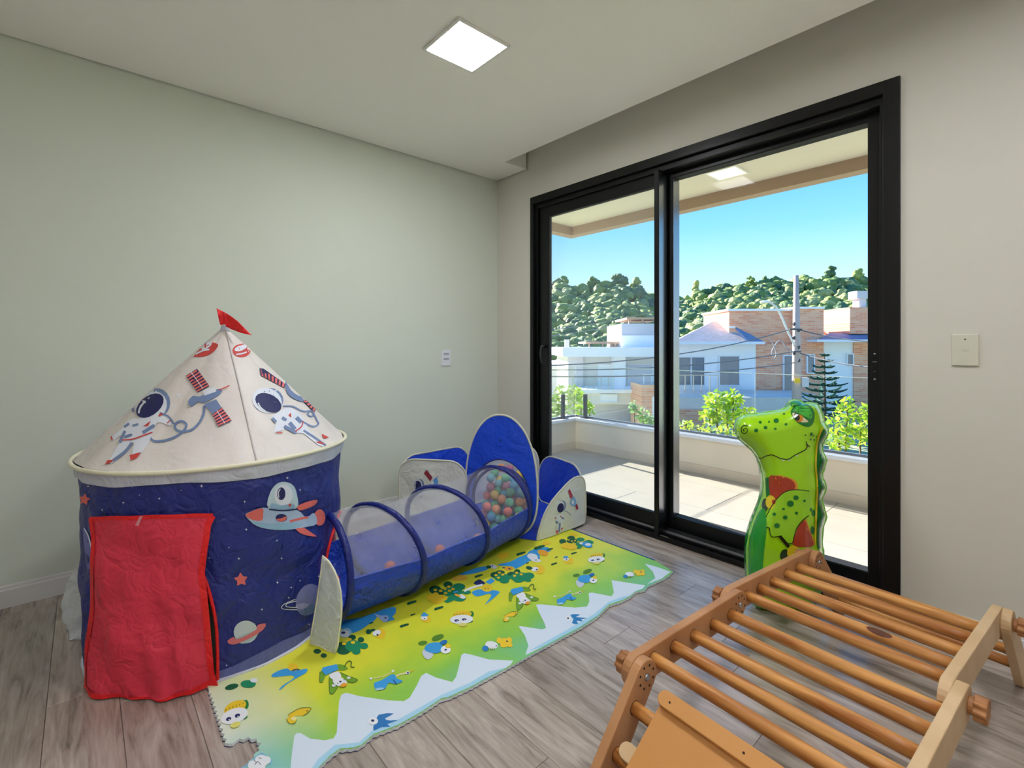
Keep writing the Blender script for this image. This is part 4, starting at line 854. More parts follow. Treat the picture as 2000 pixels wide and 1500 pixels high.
motif('printed_satellite', p_right, pr_right, [((170, 40, 70), [(1740, 614), (1755, 597), (1778, 650), (1760, 666)]), stripes((1740, 614), (1755, 597), (1778, 650), (1760, 666), 4, (214, 90, 110), .4), ((130, 180, 226), smooth_poly([(1752, 692), (1782, 648), (1802, 700), (1776, 716)], 2)), (WH, [(1762, 690), (1776, 668), (1786, 690), (1772, 706)]), ((170, 40, 70), [(1790, 710), (1805, 698), (1816, 730), (1802, 742)])], W3)
motif('printed_astronaut', p_right, pr_right, [(SL, ell(1700, 715, 26, 40, 10)), (WH, ell(1688, 716, 28, 40, 10)), (WH, smooth_poly([(1655, 792), (1690, 770), (1716, 776), (1716, 822), (1694, 885), (1672, 895), (1668, 830)], 2)), (NV, ell(1692, 726, 20, 33, 8)), (SL, [q for ln_, w_ in (([(1716, 745), (1740, 755), (1760, 775)], 4), ([(1690, 830), (1684, 885)], 12), ([(1700, 790), (1714, 800)], 10), ([(1666, 820), (1676, 828)], 14)) for q in stroke(ln_, w_)]), (RD, [[(1662, 880), (1682, 878), (1668, 906)], [(1698, 862), (1712, 858), (1702, 882)], ell(1662, 795, 5, 6), ell(1694, 784, 4, 5)])], W3)

# ------------------------------------------------------------------ plastic balls
BALLS = {'coral pink': (250, 132, 122), 'soft yellow': (252, 214, 110), 'sky blue': (96, 184, 226), 'mint green': (120, 206, 160), 'mauve pink': (214, 130, 160), 'peach orange': (252, 168, 120), 'pale teal': (130, 208, 214)}
BR = .0285
ball_me = {}
for k, rgb in BALLS.items():
    b = MB(); b.ico((0, 0, 0), BR, 3); o = b.build('ball', mat('ball_'+k.replace(' ', '_'), rgb, .42, spec=.4, sub=.12), smooth=True)
    ball_me[k] = o.data; bpy.data.objects.remove(o)
def ball(p, k, label, group):
    o = bpy.data.objects.new('ball', ball_me[k]); col.objects.link(o); o.location = p; props(o, label, 'ball', group)
rnd = random.Random(11); centres = []
A0 = Vector((*V[0], 0)); U0 = (Vector((*V[1], 0))-A0).normalized(); N0 = Vector((-U0.y, U0.x, 0))  # inwards
def okp(x, y):
    q = Vector((x, y, 0))-A0; s_, w_ = q.dot(U0), q.dot(N0)
    return .07 < s_ < .345 and .02 < w_ < .33
def lim(x, y):
    q = Vector((x, y, 0))-A0; w_ = q.dot(N0); return .15+.62*min(w_, .32)
def rest(x, y):
    z = .016+BR
    for cx, cy, cz in centres:
        d2 = (x-cx)**2+(y-cy)**2
        if d2 < 4*BR*BR: z = max(z, cz+math.sqrt(4*BR*BR-d2))
    return z
for it in range(300):
    best = None
    for _ in range(45):
        x, y = rnd.uniform(.5, 1.1), rnd.uniform(-.85, -.25)
        if not okp(x, y): continue
        z = rest(x, y)
        if z+BR > lim(x, y)+.03: continue
        if best is None or z < best[2]: best = (x, y, z)
    if best: centres.append(best)
keys = list(BALLS)
for c_ in centres:
    k = keys[rnd.randrange(len(keys))]; ball(c_, k, '%s plastic ball in the heap inside the ball pit' % k, 'balls heaped in the ball pit')
for px, py, k, lb in ((762, 1112, 'coral pink', 'coral pink ball lying alone in the tunnel nearest the tent'), (860, 1078, 'coral pink', 'coral pink ball lying in the middle section of the tunnel'), (903, 1073, 'sky blue', 'sky blue ball lying in the middle section of the tunnel'), (936, 1056, 'peach orange', 'peach orange ball in the tunnel beside its third ring'), (966, 1046, 'coral pink', 'coral pink ball in the last tunnel section near the pit mouth')):
    q = on_z(px, py, .055); ball((q.x-.02, q.y+.01, MZ+.006+BR+.012), k, lb, 'balls lying in the tunnel')

# ================================================================== INFLATABLE DINOSAUR
DZ = 2.15
Dn = (1380, 760, .3066)
dino_out = smooth_poly([(188, 268), (190, 225), (212, 184), (265, 162), (340, 152), (420, 142), (490, 126), (524, 108), (528, 84), (552, 70), (592, 72), (622, 90), (660, 88), (700, 94), (722, 120), (738, 160), (748, 205), (768, 240), (776, 275), (760, 312), (738, 352), (742, 400), (763, 450), (755, 492), (738, 540), (747, 582), (763, 625), (751, 662), (736, 704), (750, 762), (763, 812), (746, 872), (737, 932), (738, 1000), (746, 1060), (742, 1140), (732, 1240), (712, 1330), (670, 1385), (590, 1412), (490, 1420), (390, 1412), (320, 1385), (284, 1330), (266, 1235), (258, 1130), (260, 1010), (272, 920), (302, 830), (336, 750), (356, 680), (362, 605), (352, 525), (328, 448), (286, 386), (232, 340), (202, 310)], 2)
doz = Zf(*Dn, dino_out)
darr = np.array(doz)
def edge_d(x, y):
    a = darr; b_ = np.roll(darr, -1, 0); ab = b_-a; t = np.clip(((x-a[:, 0])*ab[:, 0]+(y-a[:, 1])*ab[:, 1])/(ab**2).sum(1), 0, 1)
    return float(np.sqrt(((a[:, 0]+ab[:, 0]*t-x)**2+(a[:, 1]+ab[:, 1]*t-y)**2).min()))
def infl(x, y):
    d = min(edge_d(x, y)/44.0, 1); h = .105*math.sqrt(max(0, 1-(1-d)**2))
    return h+.0015
def p_dino(px, py, l): return at(px, py, DZ-infl(px, py)-l)
dino = empty('inflatable_dinosaur', at(1530, 1190, DZ), 'lime green inflatable dinosaur toy standing by the glass door', 'inflatable toy')
v, fc = tri(doz, 6)
m_lime = mat('vinyl_lime', (168, 230, 20), .22, spec=.5, coat=.4)
m_dgv = mat('vinyl_dark_green', (24, 150, 42), .22, spec=.5, coat=.4)
b = MB(); b.add([p_dino(x, y, 0) for x, y in v], fc, 0); b.add([at(x, y, DZ)+FW*infl(x, y) for x, y in v], fc, 1)
skin = b.build('body', [m_lime, m_dgv], dino, smooth=True)
b = MB(); b.tube([at(x+.8*math.sin(i*1.9), y+.8*math.cos(i*2.3), DZ) for i, (x, y) in enumerate(doz)], .0042, 6, closed=True); b.build('welded_seam', mat('vinyl_clear_seam', (150, 214, 120), .2, coat=.5), dino, smooth=True)
def vm(rgb):
    k = ('v',)+tuple(rgb)
    if k not in PRINT: PRINT[k] = mat('vinyl_print_%02x%02x%02x' % tuple(rgb), rgb, .25, spec=.5, coat=.3)
    return PRINT[k]
G1 = (30, 152, 44); G2 = (20, 120, 40); BK = (26, 30, 18); YL = (232, 206, 40); RB = (176, 62, 36)
def dm(name, sh, lift=.0012, step=7): return motif(name, skin, p_dino, sh, Dn, step=step, lift=lift, mfn=vm)
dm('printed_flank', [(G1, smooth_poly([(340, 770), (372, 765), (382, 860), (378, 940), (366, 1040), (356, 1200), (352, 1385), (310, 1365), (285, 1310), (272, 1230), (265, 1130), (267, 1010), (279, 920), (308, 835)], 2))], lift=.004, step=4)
dm('printed_spine', [(G2, smooth_poly([(742, 255), (768, 275), (752, 310), (730, 352), (734, 400), (755, 450), (747, 492), (730, 540), (739, 582), (755, 625), (743, 662), (728, 704), (742, 762), (755, 812), (738, 872), (729, 932), (728, 1010), (706, 1010), (704, 880), (700, 760), (706, 600), (700, 450), (710, 340)], 2)), (YL, stroke([(738, 245), (706, 340), (696, 480), (706, 620), (700, 760), (692, 990)], 11))], lift=.005, step=4)
dm('printed_spots', [(G2, [ell(*q) for q in ((444, 200, 17, 15), (506, 224, 9, 8), (398, 208, 7, 6), (342, 211, 10, 9), (376, 245, 12, 11), (316, 263, 13, 12), (438, 253, 9, 8), (493, 157, 8, 6), (668, 287, 9, 11), (630, 293, 6, 5), (664, 321, 5, 6), (686, 323, 5, 6), (700, 303, 4, 5), (682, 297, 4, 5), (682, 790, 12, 22), (666, 768, 8, 12), (675, 900, 14, 26))])])
dm('printed_mouth', [(BK, [*stroke([(325, 438), (350, 440), (380, 426), (420, 420), (470, 441), (520, 447), (552, 428), (600, 402), (632, 384), (642, 362), (634, 334)], 5.5), *stroke([(638, 350), (658, 368)], 6)]), ((214, 232, 190), [[(478, 450), (500, 452), (488, 462)], [(516, 452), (538, 446), (530, 462)], [(566, 425), (584, 414), (580, 430)]])])
dm('printed_nostril', [(BK, stroke([(262, 234), (240, 230), (222, 246), (222, 270), (238, 284), (256, 274), (260, 256), (246, 248), (234, 258), (240, 268)], 5))])
dm('printed_eye', [(G2, smooth_poly([(536, 138), (570, 100), (620, 92), (665, 108), (688, 150), (684, 208), (655, 240), (610, 230), (570, 205), (545, 172)], 2)), ((70, 180, 60), smooth_poly([(560, 120), (600, 102), (645, 112), (672, 150), (668, 190), (620, 170), (575, 145)], 2)), ((226, 216, 176), smooth_poly([(548, 150), (590, 162), (630, 190), (648, 208), (610, 212), (572, 196), (552, 176)], 2)), ((212, 140, 36), ell(590, 186, 26, 24)), (BK, ell(575, 176, 17, 26, -20)), (WHT, ell(570, 164, 5, 7))], step=6)
dm('printed_brow', [(G1, smooth_poly([(526, 106), (530, 86), (552, 74), (590, 77), (612, 92), (580, 96), (545, 112)], 2))])
dm('printed_skateboard', [(G2, [(374, 566), (395, 560), (402, 670), (380, 690)]), ((232, 150, 50), smooth_poly([(430, 552), (520, 562), (572, 590), (580, 640), (555, 642), (500, 655)], 2)), (RB, smooth_poly([(397, 562), (430, 551), (510, 564), (556, 592), (562, 636), (500, 652), (440, 702), (404, 672)], 2)), ((40, 64, 30), ell(372, 738, 20, 42)), (YL, ell(408, 720, 32, 44)), (RB, ell(428, 718, 12, 16))])
dm('printed_skateboard', [((232, 150, 50), [(618, 832), (634, 826), (692, 985), (680, 1000)]), (RB, smooth_poly([(622, 834), (652, 900), (684, 990), (640, 1008), (556, 1000), (552, 965), (576, 895)], 2)), ((40, 64, 30), ell(500, 1062, 32, 42)), (YL, ell(553, 1042, 40, 46)), ((200, 120, 30), ell(590, 1045, 18, 14))])
dm('printed_arm', [((158, 222, 40), smooth_poly([(655, 650), (560, 642), (490, 662), (430, 722), (390, 792), (372, 842), (374, 874), (400, 886), (408, 920), (422, 942), (475, 934), (522, 985), (550, 975), (578, 880), (612, 836), (652, 806)], 2)), (BK, [*stroke([(655, 650), (560, 641), (490, 661), (430, 721), (390, 791), (370, 842), (373, 876), (400, 884), (406, 920), (421, 942), (475, 935)], 5), *stroke([(470, 940), (522, 1002)], 20), *stroke([(520, 985), (548, 978), (560, 930), (578, 880), (612, 836), (652, 806)], 5)]), (G2, [ell(*q) for q in ((535, 730, 22, 20), (570, 692, 17, 15), (624, 712, 9, 8), (491, 764, 9, 7), (573, 790, 10, 9), (431, 797, 12, 11), (501, 818, 15, 13), (449, 870, 18, 16, 10))])], lift=.0035)

# ================================================================== CLIMBING FRAME
PHI = R(4.5); CR = Vector((math.sin(PHI), math.cos(PHI), 0)); CN = Vector((math.cos(PHI), -math.sin(PHI), 0)); CO_ = Vector((2.4, -1.65, 0)); UZ = Vector((0, 0, 1))
def cp_(r_, n_, z_): return CO_+CR*r_+CN*n_+UZ*z_
def wood(name, c0, c1, axis, scale=1.0, rough=.42):
    m = bpy.data.materials.new(name); m.use_nodes = True; N = m.node_tree.nodes; L = m.node_tree.links; pb = N['Principled BSDF']
    tc = N.new('ShaderNodeTexCoord'); oi = N.new('ShaderNodeObjectInfo'); ad = N.new('ShaderNodeVectorMath'); ad.operation = 'ADD'
    sc = N.new('ShaderNodeVectorMath'); sc.operation = 'SCALE'; sc.inputs[0].default_value = (17, 31, 53); L.new(oi.outputs['Random'], sc.inputs['Scale'])
    L.new(tc.outputs['Object'], ad.inputs[0]); L.new(sc.outputs[0], ad.inputs[1])
    mp = N.new('ShaderNodeMapping'); mp.inputs['Scale'].default_value = axis; L.new(ad.outputs[0], mp.inputs[0])
    n1 = N.new('ShaderNodeTexNoise'); n1.inputs['Scale'].default_value = scale; n1.inputs['Detail'].default_value = 5; n1.inputs['Distortion'].default_value = .6; L.new(mp.outputs[0], n1.inputs['Vector'])
    rp = N.new('ShaderNodeValToRGB'); rp.color_ramp.elements[0].position = .34; rp.color_ramp.elements[1].position = .66; rp.color_ramp.elements[0].color = (*s2l(c0), 1); rp.color_ramp.elements[1].color = (*s2l(c1), 1)
    L.new(n1.outputs['Fac'], rp.inputs[0]); L.new(rp.outputs[0], pb.inputs['Base Color']); pb.inputs['Roughness'].default_value = rough; MATS[name] = m; return m
m_rung = wood('rung_pine', (164, 96, 40), (226, 164, 92), (2.2, 45, 45), 1.0)
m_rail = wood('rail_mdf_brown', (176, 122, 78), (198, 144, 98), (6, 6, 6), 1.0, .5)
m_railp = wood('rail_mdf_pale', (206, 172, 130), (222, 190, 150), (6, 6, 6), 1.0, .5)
m_knob = wood('knob_wood', (150, 96, 52), (186, 128, 78), (20, 20, 20), 1.0, .5)
m_board = wood('ramp_mdf', (200, 138, 74), (212, 150, 84), (3, 3, 3), 1.0, .5)
m_hole = mat('drilled_hole', (46, 28, 18), .9); m_bolt = mat('zinc_bolt', (190, 196, 206), .25, metal=1); m_rim = mat('rung_socket_dark', (92, 54, 28), .8)
climb = empty('climbing_frame', cp_(.6, .26, 0), 'folding wooden climbing frame with round pine rungs and MDF side rails', 'climbing frame')
RWD = .042
def stadium(p0, p1, w_, n=10):
    d = (Vector(p1)-Vector(p0)).normalized(); nn_ = Vector((-d.y, d.x)); a0 = math.atan2(nn_.y, nn_.x); out = []
    for c_, st_ in ((p0, 0), (p1, math.pi)):
        for k in range(n+1):
            q = a0+st_+math.pi*k/n; out.append((c_[0]+w_*math.cos(q), c_[1]+w_*math.sin(q)))
    return out
FR = lambda: (CO_, CR, UZ, CN)
def rail(p0, p1, n0, n1, m):
    b = MB(); b.prism(stadium(p0, p1, RWD), FR(), n0, n1); return b.build('side_rail', m, climb, bevel=.003)
P1, P2, P3 = (.115, .325), (.630, .332), (1.250, .302)
dA = Vector((-.643, -.766)); PA = (P1[0]+dA.x*.369, P1[1]+dA.y*.369)
dD = (Vector((1.50, .042))-Vector(P3)).normalized(); PD = (1.50, .042)
SEC = {'A': (P1, PA, 0), 'B': (P1, P2, -.025), 'C': (P2, P3, -.050), 'D': (P3, PD, -.025)}
rails = {}
for k, (a, b_, off) in SEC.items():
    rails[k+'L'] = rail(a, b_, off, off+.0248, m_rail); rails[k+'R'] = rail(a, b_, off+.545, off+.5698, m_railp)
def rung(p, off, mt=m_rung):
    b = MB(); b.tube([cp_(p[0], off+.0125+i*.545/8, p[1]) for i in range(9)], .0165, 18); o = b.build('rung', mt, climb, smooth=True)
    for e_ in (off+.0249, off+.5449):
        s_ = MB(); s_.tube([cp_(p[0], e_-.0006, p[1]), cp_(p[0], e_+.0008, p[1])], .0178, 18); s_.build('socket', m_rim, o)
    return o
for t in (.075, .18, .285): rung((P1[0]+dA.x*t, P1[1]+dA.y*t), 0)
for i, r_ in enumerate((.173, .267, .363, .467, .568)): rung((r_, .338-.004*i), -.025)
cr_ = []
for i, r_ in enumerate((.716, .806, .902, 1.014, 1.112)): cr_.append(rung((r_, .326-.0035*i), -.050))
for t in (.10, .20, .30): rung((P3[0]+dD.x*t, P3[1]+dD.y*t), -.025)
# dark knot on the second rung of the far top section
kp = (.806, .3225)
b = MB(); 
def knot(u_, v_):
    x = (u_-.5)*2; q = R(62)+(v_-.5)*R(72)*math.sqrt(max(0, 1-x*x)); return CO_+CR*(kp[0]-.0168*math.cos(q))+CN*(.325+.032*x)+UZ*(kp[1]+.0168*math.sin(q))
b.grid(knot, 14, 8); b.build('knot', mat('knot_dark', (92, 44, 18), .6, var=.3, vscale=60), cr_[1], smooth=True)
# pivots: bolt with ring of holes on one face, star knob on the other
def star_knob(p, n0, sgn):
    b = MB(); lobes = []
    for i in range(48):
        q = 2*math.pi*i/48; rr = .027*(1+.10*math.cos(8*q)); lobes.append((p[0]+rr*math.cos(q), p[1]+rr*math.sin(q)))
    b.tube([cp_(p[0], n0, p[1]), cp_(p[0], n0+sgn*.012, p[1])], .020, 16)
    a_, c_ = sorted((n0+sgn*.010, n0+sgn*.034)); b.prism(lobes, FR(), a_, c_); b.build('star_knob', m_knob, climb, bevel=.002)
def washer(p, n0, sgn, par):
    b = MB(); b.tube([cp_(p[0], n0, p[1]), cp_(p[0], n0+sgn*.003, p[1]), cp_(p[0], n0+sgn*.005, p[1])], [.0095, .0085, .004], 16); b.build('bolt', m_bolt, par, smooth=True)
    for i in range(8):
        q = 2*math.pi*(i+.5)/8; c_ = (p[0]+.028*math.cos(q), p[1]+.028*math.sin(q)); h = MB(); h.tube([cp_(c_[0], n0-sgn*.001, c_[1]), cp_(c_[0], n0+sgn*.0005, c_[1])], .0034, 10); h.build('hole', m_hole, par)
washer(P1, .0248, 1, rails['AL']); star_knob(P1, -.025, -1)
washer(P2, -.0002, 1, rails['BL']); star_knob(P2, -.050, -1)
washer(P3, -.0002, 1, rails['DL']); star_knob(P3, -.050, -1)
star_knob(P1, .5698, 1); star_knob(P2, .5448, 1); star_knob(P3, .5448, 1)
washer(P2, .495, -1, rails['CR'])
# ramp board hooked over the near rungs
ramp = empty('ramp_board', cp_(-.1, .28, .1), 'flat MDF ramp board with a rounded cleat leaning on the near rungs', 'ramp')
dB = Vector((-.8192, -.5736)); nB = Vector((-.5736, .8192)); B0 = Vector((.112, .312))
def bp3(t, n_, h_): q = B0+dB*t+nB*h_; return cp_(q.x, n_, q.y)
b = MB(); b.hexa([bp3(0, .085, 0), bp3(.53, .085, 0), bp3(.53, .500, 0), bp3(0, .500, 0), bp3(0, .085, .009), bp3(.53, .085, .009), bp3(.53, .500, .009), bp3(0, .500, .009)]); b.build('board', m_board, ramp, bevel=.0015)
def cleat(t, n0, n1, h0, h1, m, w_=.019, nm='cleat'):
    b = MB(); pts = stadium((n0, t), (n1, t), w_); o = B0
    A_ = [bp3(y, x, h0) for x, y in pts]; C_ = [bp3(y, x, h1) for x, y in pts]; k = len(pts)
    b.add(A_+C_, [tuple(range(k-1, -1, -1)), tuple(range(k, 2*k))]+[(i, (i+1) % k, k+(i+1) % k, k+i) for i in range(k)]); o = b.build(nm, m, ramp, bevel=.002); return o
c1 = cleat(.012, .098, .485, .009, .024, m_board)
for n_ in (.112, .29, .47):
    h = MB(); h.tube([bp3(.014, n_, .0235), bp3(.014, n_, .0246)], .0026, 10); h.build('screw_hole', m_hole, c1)
cleat(.150, .062, .52, -.016, -.0005, m_railp, nm='hook_bar')

# ================================================================== OUTDOORS
GZ = -3.3
m_ground = mat('pale_paving_and_soil', (178, 182, 142), .9, var=.2, vscale=.4, bump=.4, bscale=3)
g = MB(); g.add([(-160, -60, GZ), (160, -60, GZ), (160, 300, GZ), (-160, 300, GZ)], [(0, 1, 2, 3)]); st(g.build('floor_ground', m_ground))
m_white = mat('render_white', (250, 250, 252), .8, var=.02, vscale=.6)
m_grey = mat('render_grey', (206, 204, 212), .8, var=.03, vscale=.6)
m_beige = mat('render_beige', (226, 222, 216), .8, var=.03, vscale=.6)
m_conc = mat('terrace_concrete', (228, 220, 212), .8, var=.06, vscale=.8)
m_slate = mat('roof_shingle', (186, 180, 180), .8, var=.16, vscale=3, stretch=(1, 1, 6))
m_roof_shade = mat('roof_shingle_shaded', (110, 130, 164), .7, var=.12, vscale=3, stretch=(1, 1, 6))  # blue tint of shade put into the shingle colour
m_wing = mat('window_frame_white', (236, 240, 246), .5)
m_pane = mat('far_window_glass', (92, 110, 132), .08, spec=.8, coat=.5, var=.15, vscale=.5)
m_darkp = mat('far_dark_opening', (64, 66, 74), .5)
m_wood_p = mat('pergola_wood', (196, 158, 128), .7)
m_brick = bpy.data.materials.new('brick_orange'); m_brick.use_nodes = True
N = m_brick.node_tree.nodes; L = m_brick.node_tree.links; pb = N['Principled BSDF']; pb.inputs['Roughness'].default_value = .85
tc = N.new('ShaderNodeTexCoord'); mp = N.new('ShaderNodeMapping'); mp.inputs['Rotation'].default_value = (R(90), 0, YAW)
mp.vector_type = 'TEXTURE'; L.new(tc.outputs['Object'], mp.inputs[0])
bt = N.new('ShaderNodeTexBrick'); bt.inputs['Scale'].default_value = 1.0; bt.inputs['Brick Width'].default_value = .5; bt.inputs['Row Height'].default_value = .12; bt.inputs['Mortar Size'].default_value = .012
bt.inputs['Color1'].default_value = (*s2l((240, 152, 112)), 1); bt.inputs['Color2'].default_value = (*s2l((250, 190, 152)), 1); bt.inputs['Mortar'].default_value = (*s2l((232, 200, 180)), 1)
L.new(mp.outputs[0], bt.inputs['Vector']); L.new(bt.outputs[0], pb.inputs['Base Color'])
def hb(b, x0, x1, y0, y1, d, th, mi=0):
    """box whose front face spans the given rectangle at distance d, th metres deep"""
    p = [at(x0, y1, d), at(x1, y1, d), at(x1, y1, d)+FW*th, at(x0, y1, d)+FW*th, at(x0, y0, d), at(x1, y0, d), at(x1, y0, d)+FW*th, at(x0, y0, d)+FW*th]
    return b.hexa(p, mi)
def part(par, name, m, *rects):
    b = MB()
    for r_ in rects: hb(b, *r_)
    return b.build(name, m, par)
def win(par, x0, x1, y0, y1, d, m=None, fw_=2.2, mull=0):
    w_ = part(par, 'window', m_wing, (x0, x1, y0, y0+fw_, d-.06, .12), (x0, x1, y1-fw_, y1, d-.06, .12), (x0, x0+fw_, y0+fw_, y1-fw_, d-.06, .12), (x1-fw_, x1, y0+fw_, y1-fw_, d-.06, .12), *([((x0+x1)/2-1, (x0+x1)/2+1, y0+fw_, y1-fw_, d-.06, .12)] if mull else []))
    part(w_, 'pane', m or m_pane, (x0+fw_, x1-fw_, y0+fw_, y1-fw_, d-.02, .05)); return w_
def floor_y(d): return HY+(CAM.z-GZ)*F_PX/d
def prism_px(par, name, m, pts, d0, d1):
    """solid between the same outline at two distances (same world size)"""
    b = MB(); n_ = len(pts); A_ = [at(x, y, d0) for x, y in pts]; B_ = [p+FW*(d1-d0) for p in A_]
    b.add(A_+B_, [tuple(range(n_)), tuple(range(2*n_-1, n_-1, -1))]+[(i, n_+i, n_+(i+1) % n_, (i+1) % n_) for i in range(n_)]); return b.build(name, m, par)
# --- brick house
D1 = 30
h1 = empty('brick_house', at(1500, floor_y(D1), D1), 'orange brick house with grey hip roof and white walls behind the dinosaur', 'house')
part(h1, 'brick_tower', m_brick, (1424, 1555, 606, 800, D1, 4), (1475, 1424+131, 672, floor_y(D1), D1-.5, 4)); part(h1, 'brick_wing', m_brick, (1553, 1609, 602, floor_y(D1), D1-.4, 5))
part(h1, 'parapet_cap', m_white, (1422, 1555, 603, 607, D1-.1, 4.2), (1552, 1611, 599, 603, D1-.5, 5.2))
part(h1, 'wall', m_white, (1318, 1476, 668, floor_y(D1), D1-.6, 6)); part(h1, 'wall', m_white, (1606, 1669, 666, floor_y(D1), D1-.2, 5)); part(h1, 'brick_pier', m_brick, (1668, 1760, 666, floor_y(D1), D1-.3, 5))
def roof_hip(pts_front, ridge, dback, m, nm):
    b = MB(); A_ = [at(x, y, d) for x, y, d in pts_front]; C_ = [at(x, y, d) for x, y, d in ridge]
    b.add(A_+C_, [(0, 1, 5, 4), (1, 2, 5), (2, 3, 4, 5), (3, 0, 4), (0, 3, 2, 1)]); return b.build(nm, m, h1)
roof_hip([(1314, 668, D1-1.4), (1492, 668, D1-1.4), (1492, 666, D1+5), (1314, 666, D1+5)], [(1392, 628, D1+1.8), (1424, 628, D1+1.8)], 0, m_slate, 'roof')
b = MB(); b.add([at(1438, 639, D1-.9), at(1462, 668, D1-1.5), at(1494, 668, D1-1.5), at(1470, 658, D1-.7)], [(0, 1, 2, 3)]); o = b.build('roof_valley', m_roof_shade, h1); sm = o.modifiers.new('t', 'SOLIDIFY'); sm.thickness = .12
part(h1, 'eave', m_wing, (1312, 1494, 667, 672.5, D1-1.6, 1.2)); part(h1, 'eave', m_wing, (1596, 1740, 663, 668, D1-1.4, 1.2))
roof_hip([(1598, 664, D1-1.3), (1760, 664, D1-1.3), (1760, 662, D1+4), (1598, 662, D1+4)], [(1622, 650, D1+.6), (1740, 650, D1+.6)], 0, m_roof_shade, 'roof')
roof_hip([(1606, 652, D1+2), (1700, 652, D1+2), (1700, 652, D1+6), (1606, 652, D1+6)], [(1612, 630, D1+4), (1640, 634, D1+4)], 0, mat('roof_tile_pink', (200, 150, 140), .8, var=.1, vscale=3), 'roof')
part(h1, 'chimney', m_brick, (1660, 1720, 600, 652, D1, 3)); part(h1, 'flue', m_grey, (1678, 1692, 582, 600, D1+.5, .6), (1674, 1696, 568, 583, D1+.4, .8))
part(h1, 'roof_vent', m_white, (1424, 1436, 637, 640, D1-1.0, .4))
win(h1, 1322, 1378, 696, 754, D1-.65, mull=1); win(h1, 1404, 1446, 694, 754, D1-.65); win(h1, 1530, 1552, 693, 770, D1-.55); win(h1, 1576, 1592, 692, 730, D1-.45); win(h1, 1654, 1668, 690, 714, D1-.25)
part(h1, 'terrace_slab', m_conc, (1316, 1592, 776, 813, D1-4.5, 3.6), (1316, 1592, 770, 776, D1-3.2, 2.4)); part(h1, 'garage_wall', m_white, (1316, 1592, 812, floor_y(D1-4.4), D1-4.2, 3.2)); part(h1, 'brick_plinth', m_brick, (1316, 1378, 800, floor_y(D1-4.4), D1-4.8, .5))
rr_ = [(1300, 1402, 732, 733.5, D1-3.4, .05)]+[(x, x+1.3, 732, 768, D1-3.4, .05) for x in range(1306, 1403, 16)]; part(h1, 'railing', m_alu, *rr_)
# --- pale modern house on the left
D2 = 25
h2 = empty('modern_house', at(1200, floor_y(D2), D2), 'pale flat-roofed modern house seen through the left door pane', 'house')
part(h2, 'wall', m_beige, (1108, 1300, 696, floor_y(D2), D2+1, 6)); part(h2, 'roof_slab', m_white, (1099, 1300, 678, 697, D2-.4, 8)); part(h2, 'upper_block', m_grey, (1214, 1300, 632, 655, D2+1, 4)); part(h2, 'upper_block', m_white, (1214, 1300, 655, 679, D2+.95, 4))
part(h2, 'column', m_white, (1199, 1222, 697, 762, D2+.3, .8)); part(h2, 'side_wall', m_grey, (1110, 1139, 697, 760, D2+.6, .6)); win(h2, 1167, 1197, 711, 758, D2+.95, m_white, 1.2); win(h2, 1226, 1275, 712, 758, D2+.95, m_grey, 1.2)
part(h2, 'balcony_slab', m_white, (1106, 1300, 761, 768, D2-1.2, 2.2)); part(h2, 'lower_wall', m_beige, (1140, 1300, 768, 790, D2-1, 2)); part(h2, 'garage_wall', m_grey, (1150, 1300, 788, floor_y(D2), D2-.4, 1.6)); win(h2, 1172, 1206, 770, 786, D2-1.05, m_white, 1.4)
part(h2, 'balcony_glass', m_rail_g if 'm_rail_g' in globals() else glass_mat('far_railing_glass', (.86, .94, .96), .8), (1118, 1200, 737, 761, D2-1.15, .03)); part(h2, 'balcony_post', m_alu, *[(x, x+1, 737, 761, D2-1.2, .04) for x in range(1118, 1202, 14)])
part(h2, 'pergola', m_wood_p, (1224, 1298, 620, 624, D2+1.2, 3), (1228, 1231, 624, 632, D2+1.2, .1), (1254, 1257, 624, 632, D2+1.2, .1), (1280, 1283, 624, 632, D2+1.2, .1)); part(h2, 'pergola', m_wood_p, (1144, 1213, 667, 671, D2+1.5, 3), (1150, 1152.5, 671, 679, D2+1.5, .1), (1176, 1178.5, 671, 679, D2+1.5, .1), (1200, 1202.5, 671, 679, D2+1.5, .1))
part(h2, 'brick_pier', m_brick, (1253, 1300, 752, floor_y(D2-3), D2-3, 2)); part(h2, 'downpipe', m_white, (1275, 1281, 775, 830, D2-3.1, .15)); part(h2, 'roof_railing', m_wing, (1256, 1310, 731, 732.5, D2-2.4, .05), (1257, 1258.5, 731, 752, D2-2.4, .05), (1272, 1273.5, 731, 752, D2-2.4, .05), (1290, 1291.5, 731, 752, D2-2.4, .05))
D3 = 38
h3 = empty('white_cottage', at(1105, floor_y(D3), D3), 'small white house with one dark window at the left edge of the view', 'house')
part(h3, 'wall', m_white, (1040, 1128, 713, floor_y(D3), D3, 5)); part(h3, 'roof', m_white, (1036, 1130, 708, 714, D3-.5, 6)); win(h3, 1092, 1111, 727, 749, D3-.05, m_pane, 1.4); part(h3, 'chimney', m_grey, (1104, 1112, 663, 709, D3+1, .5))
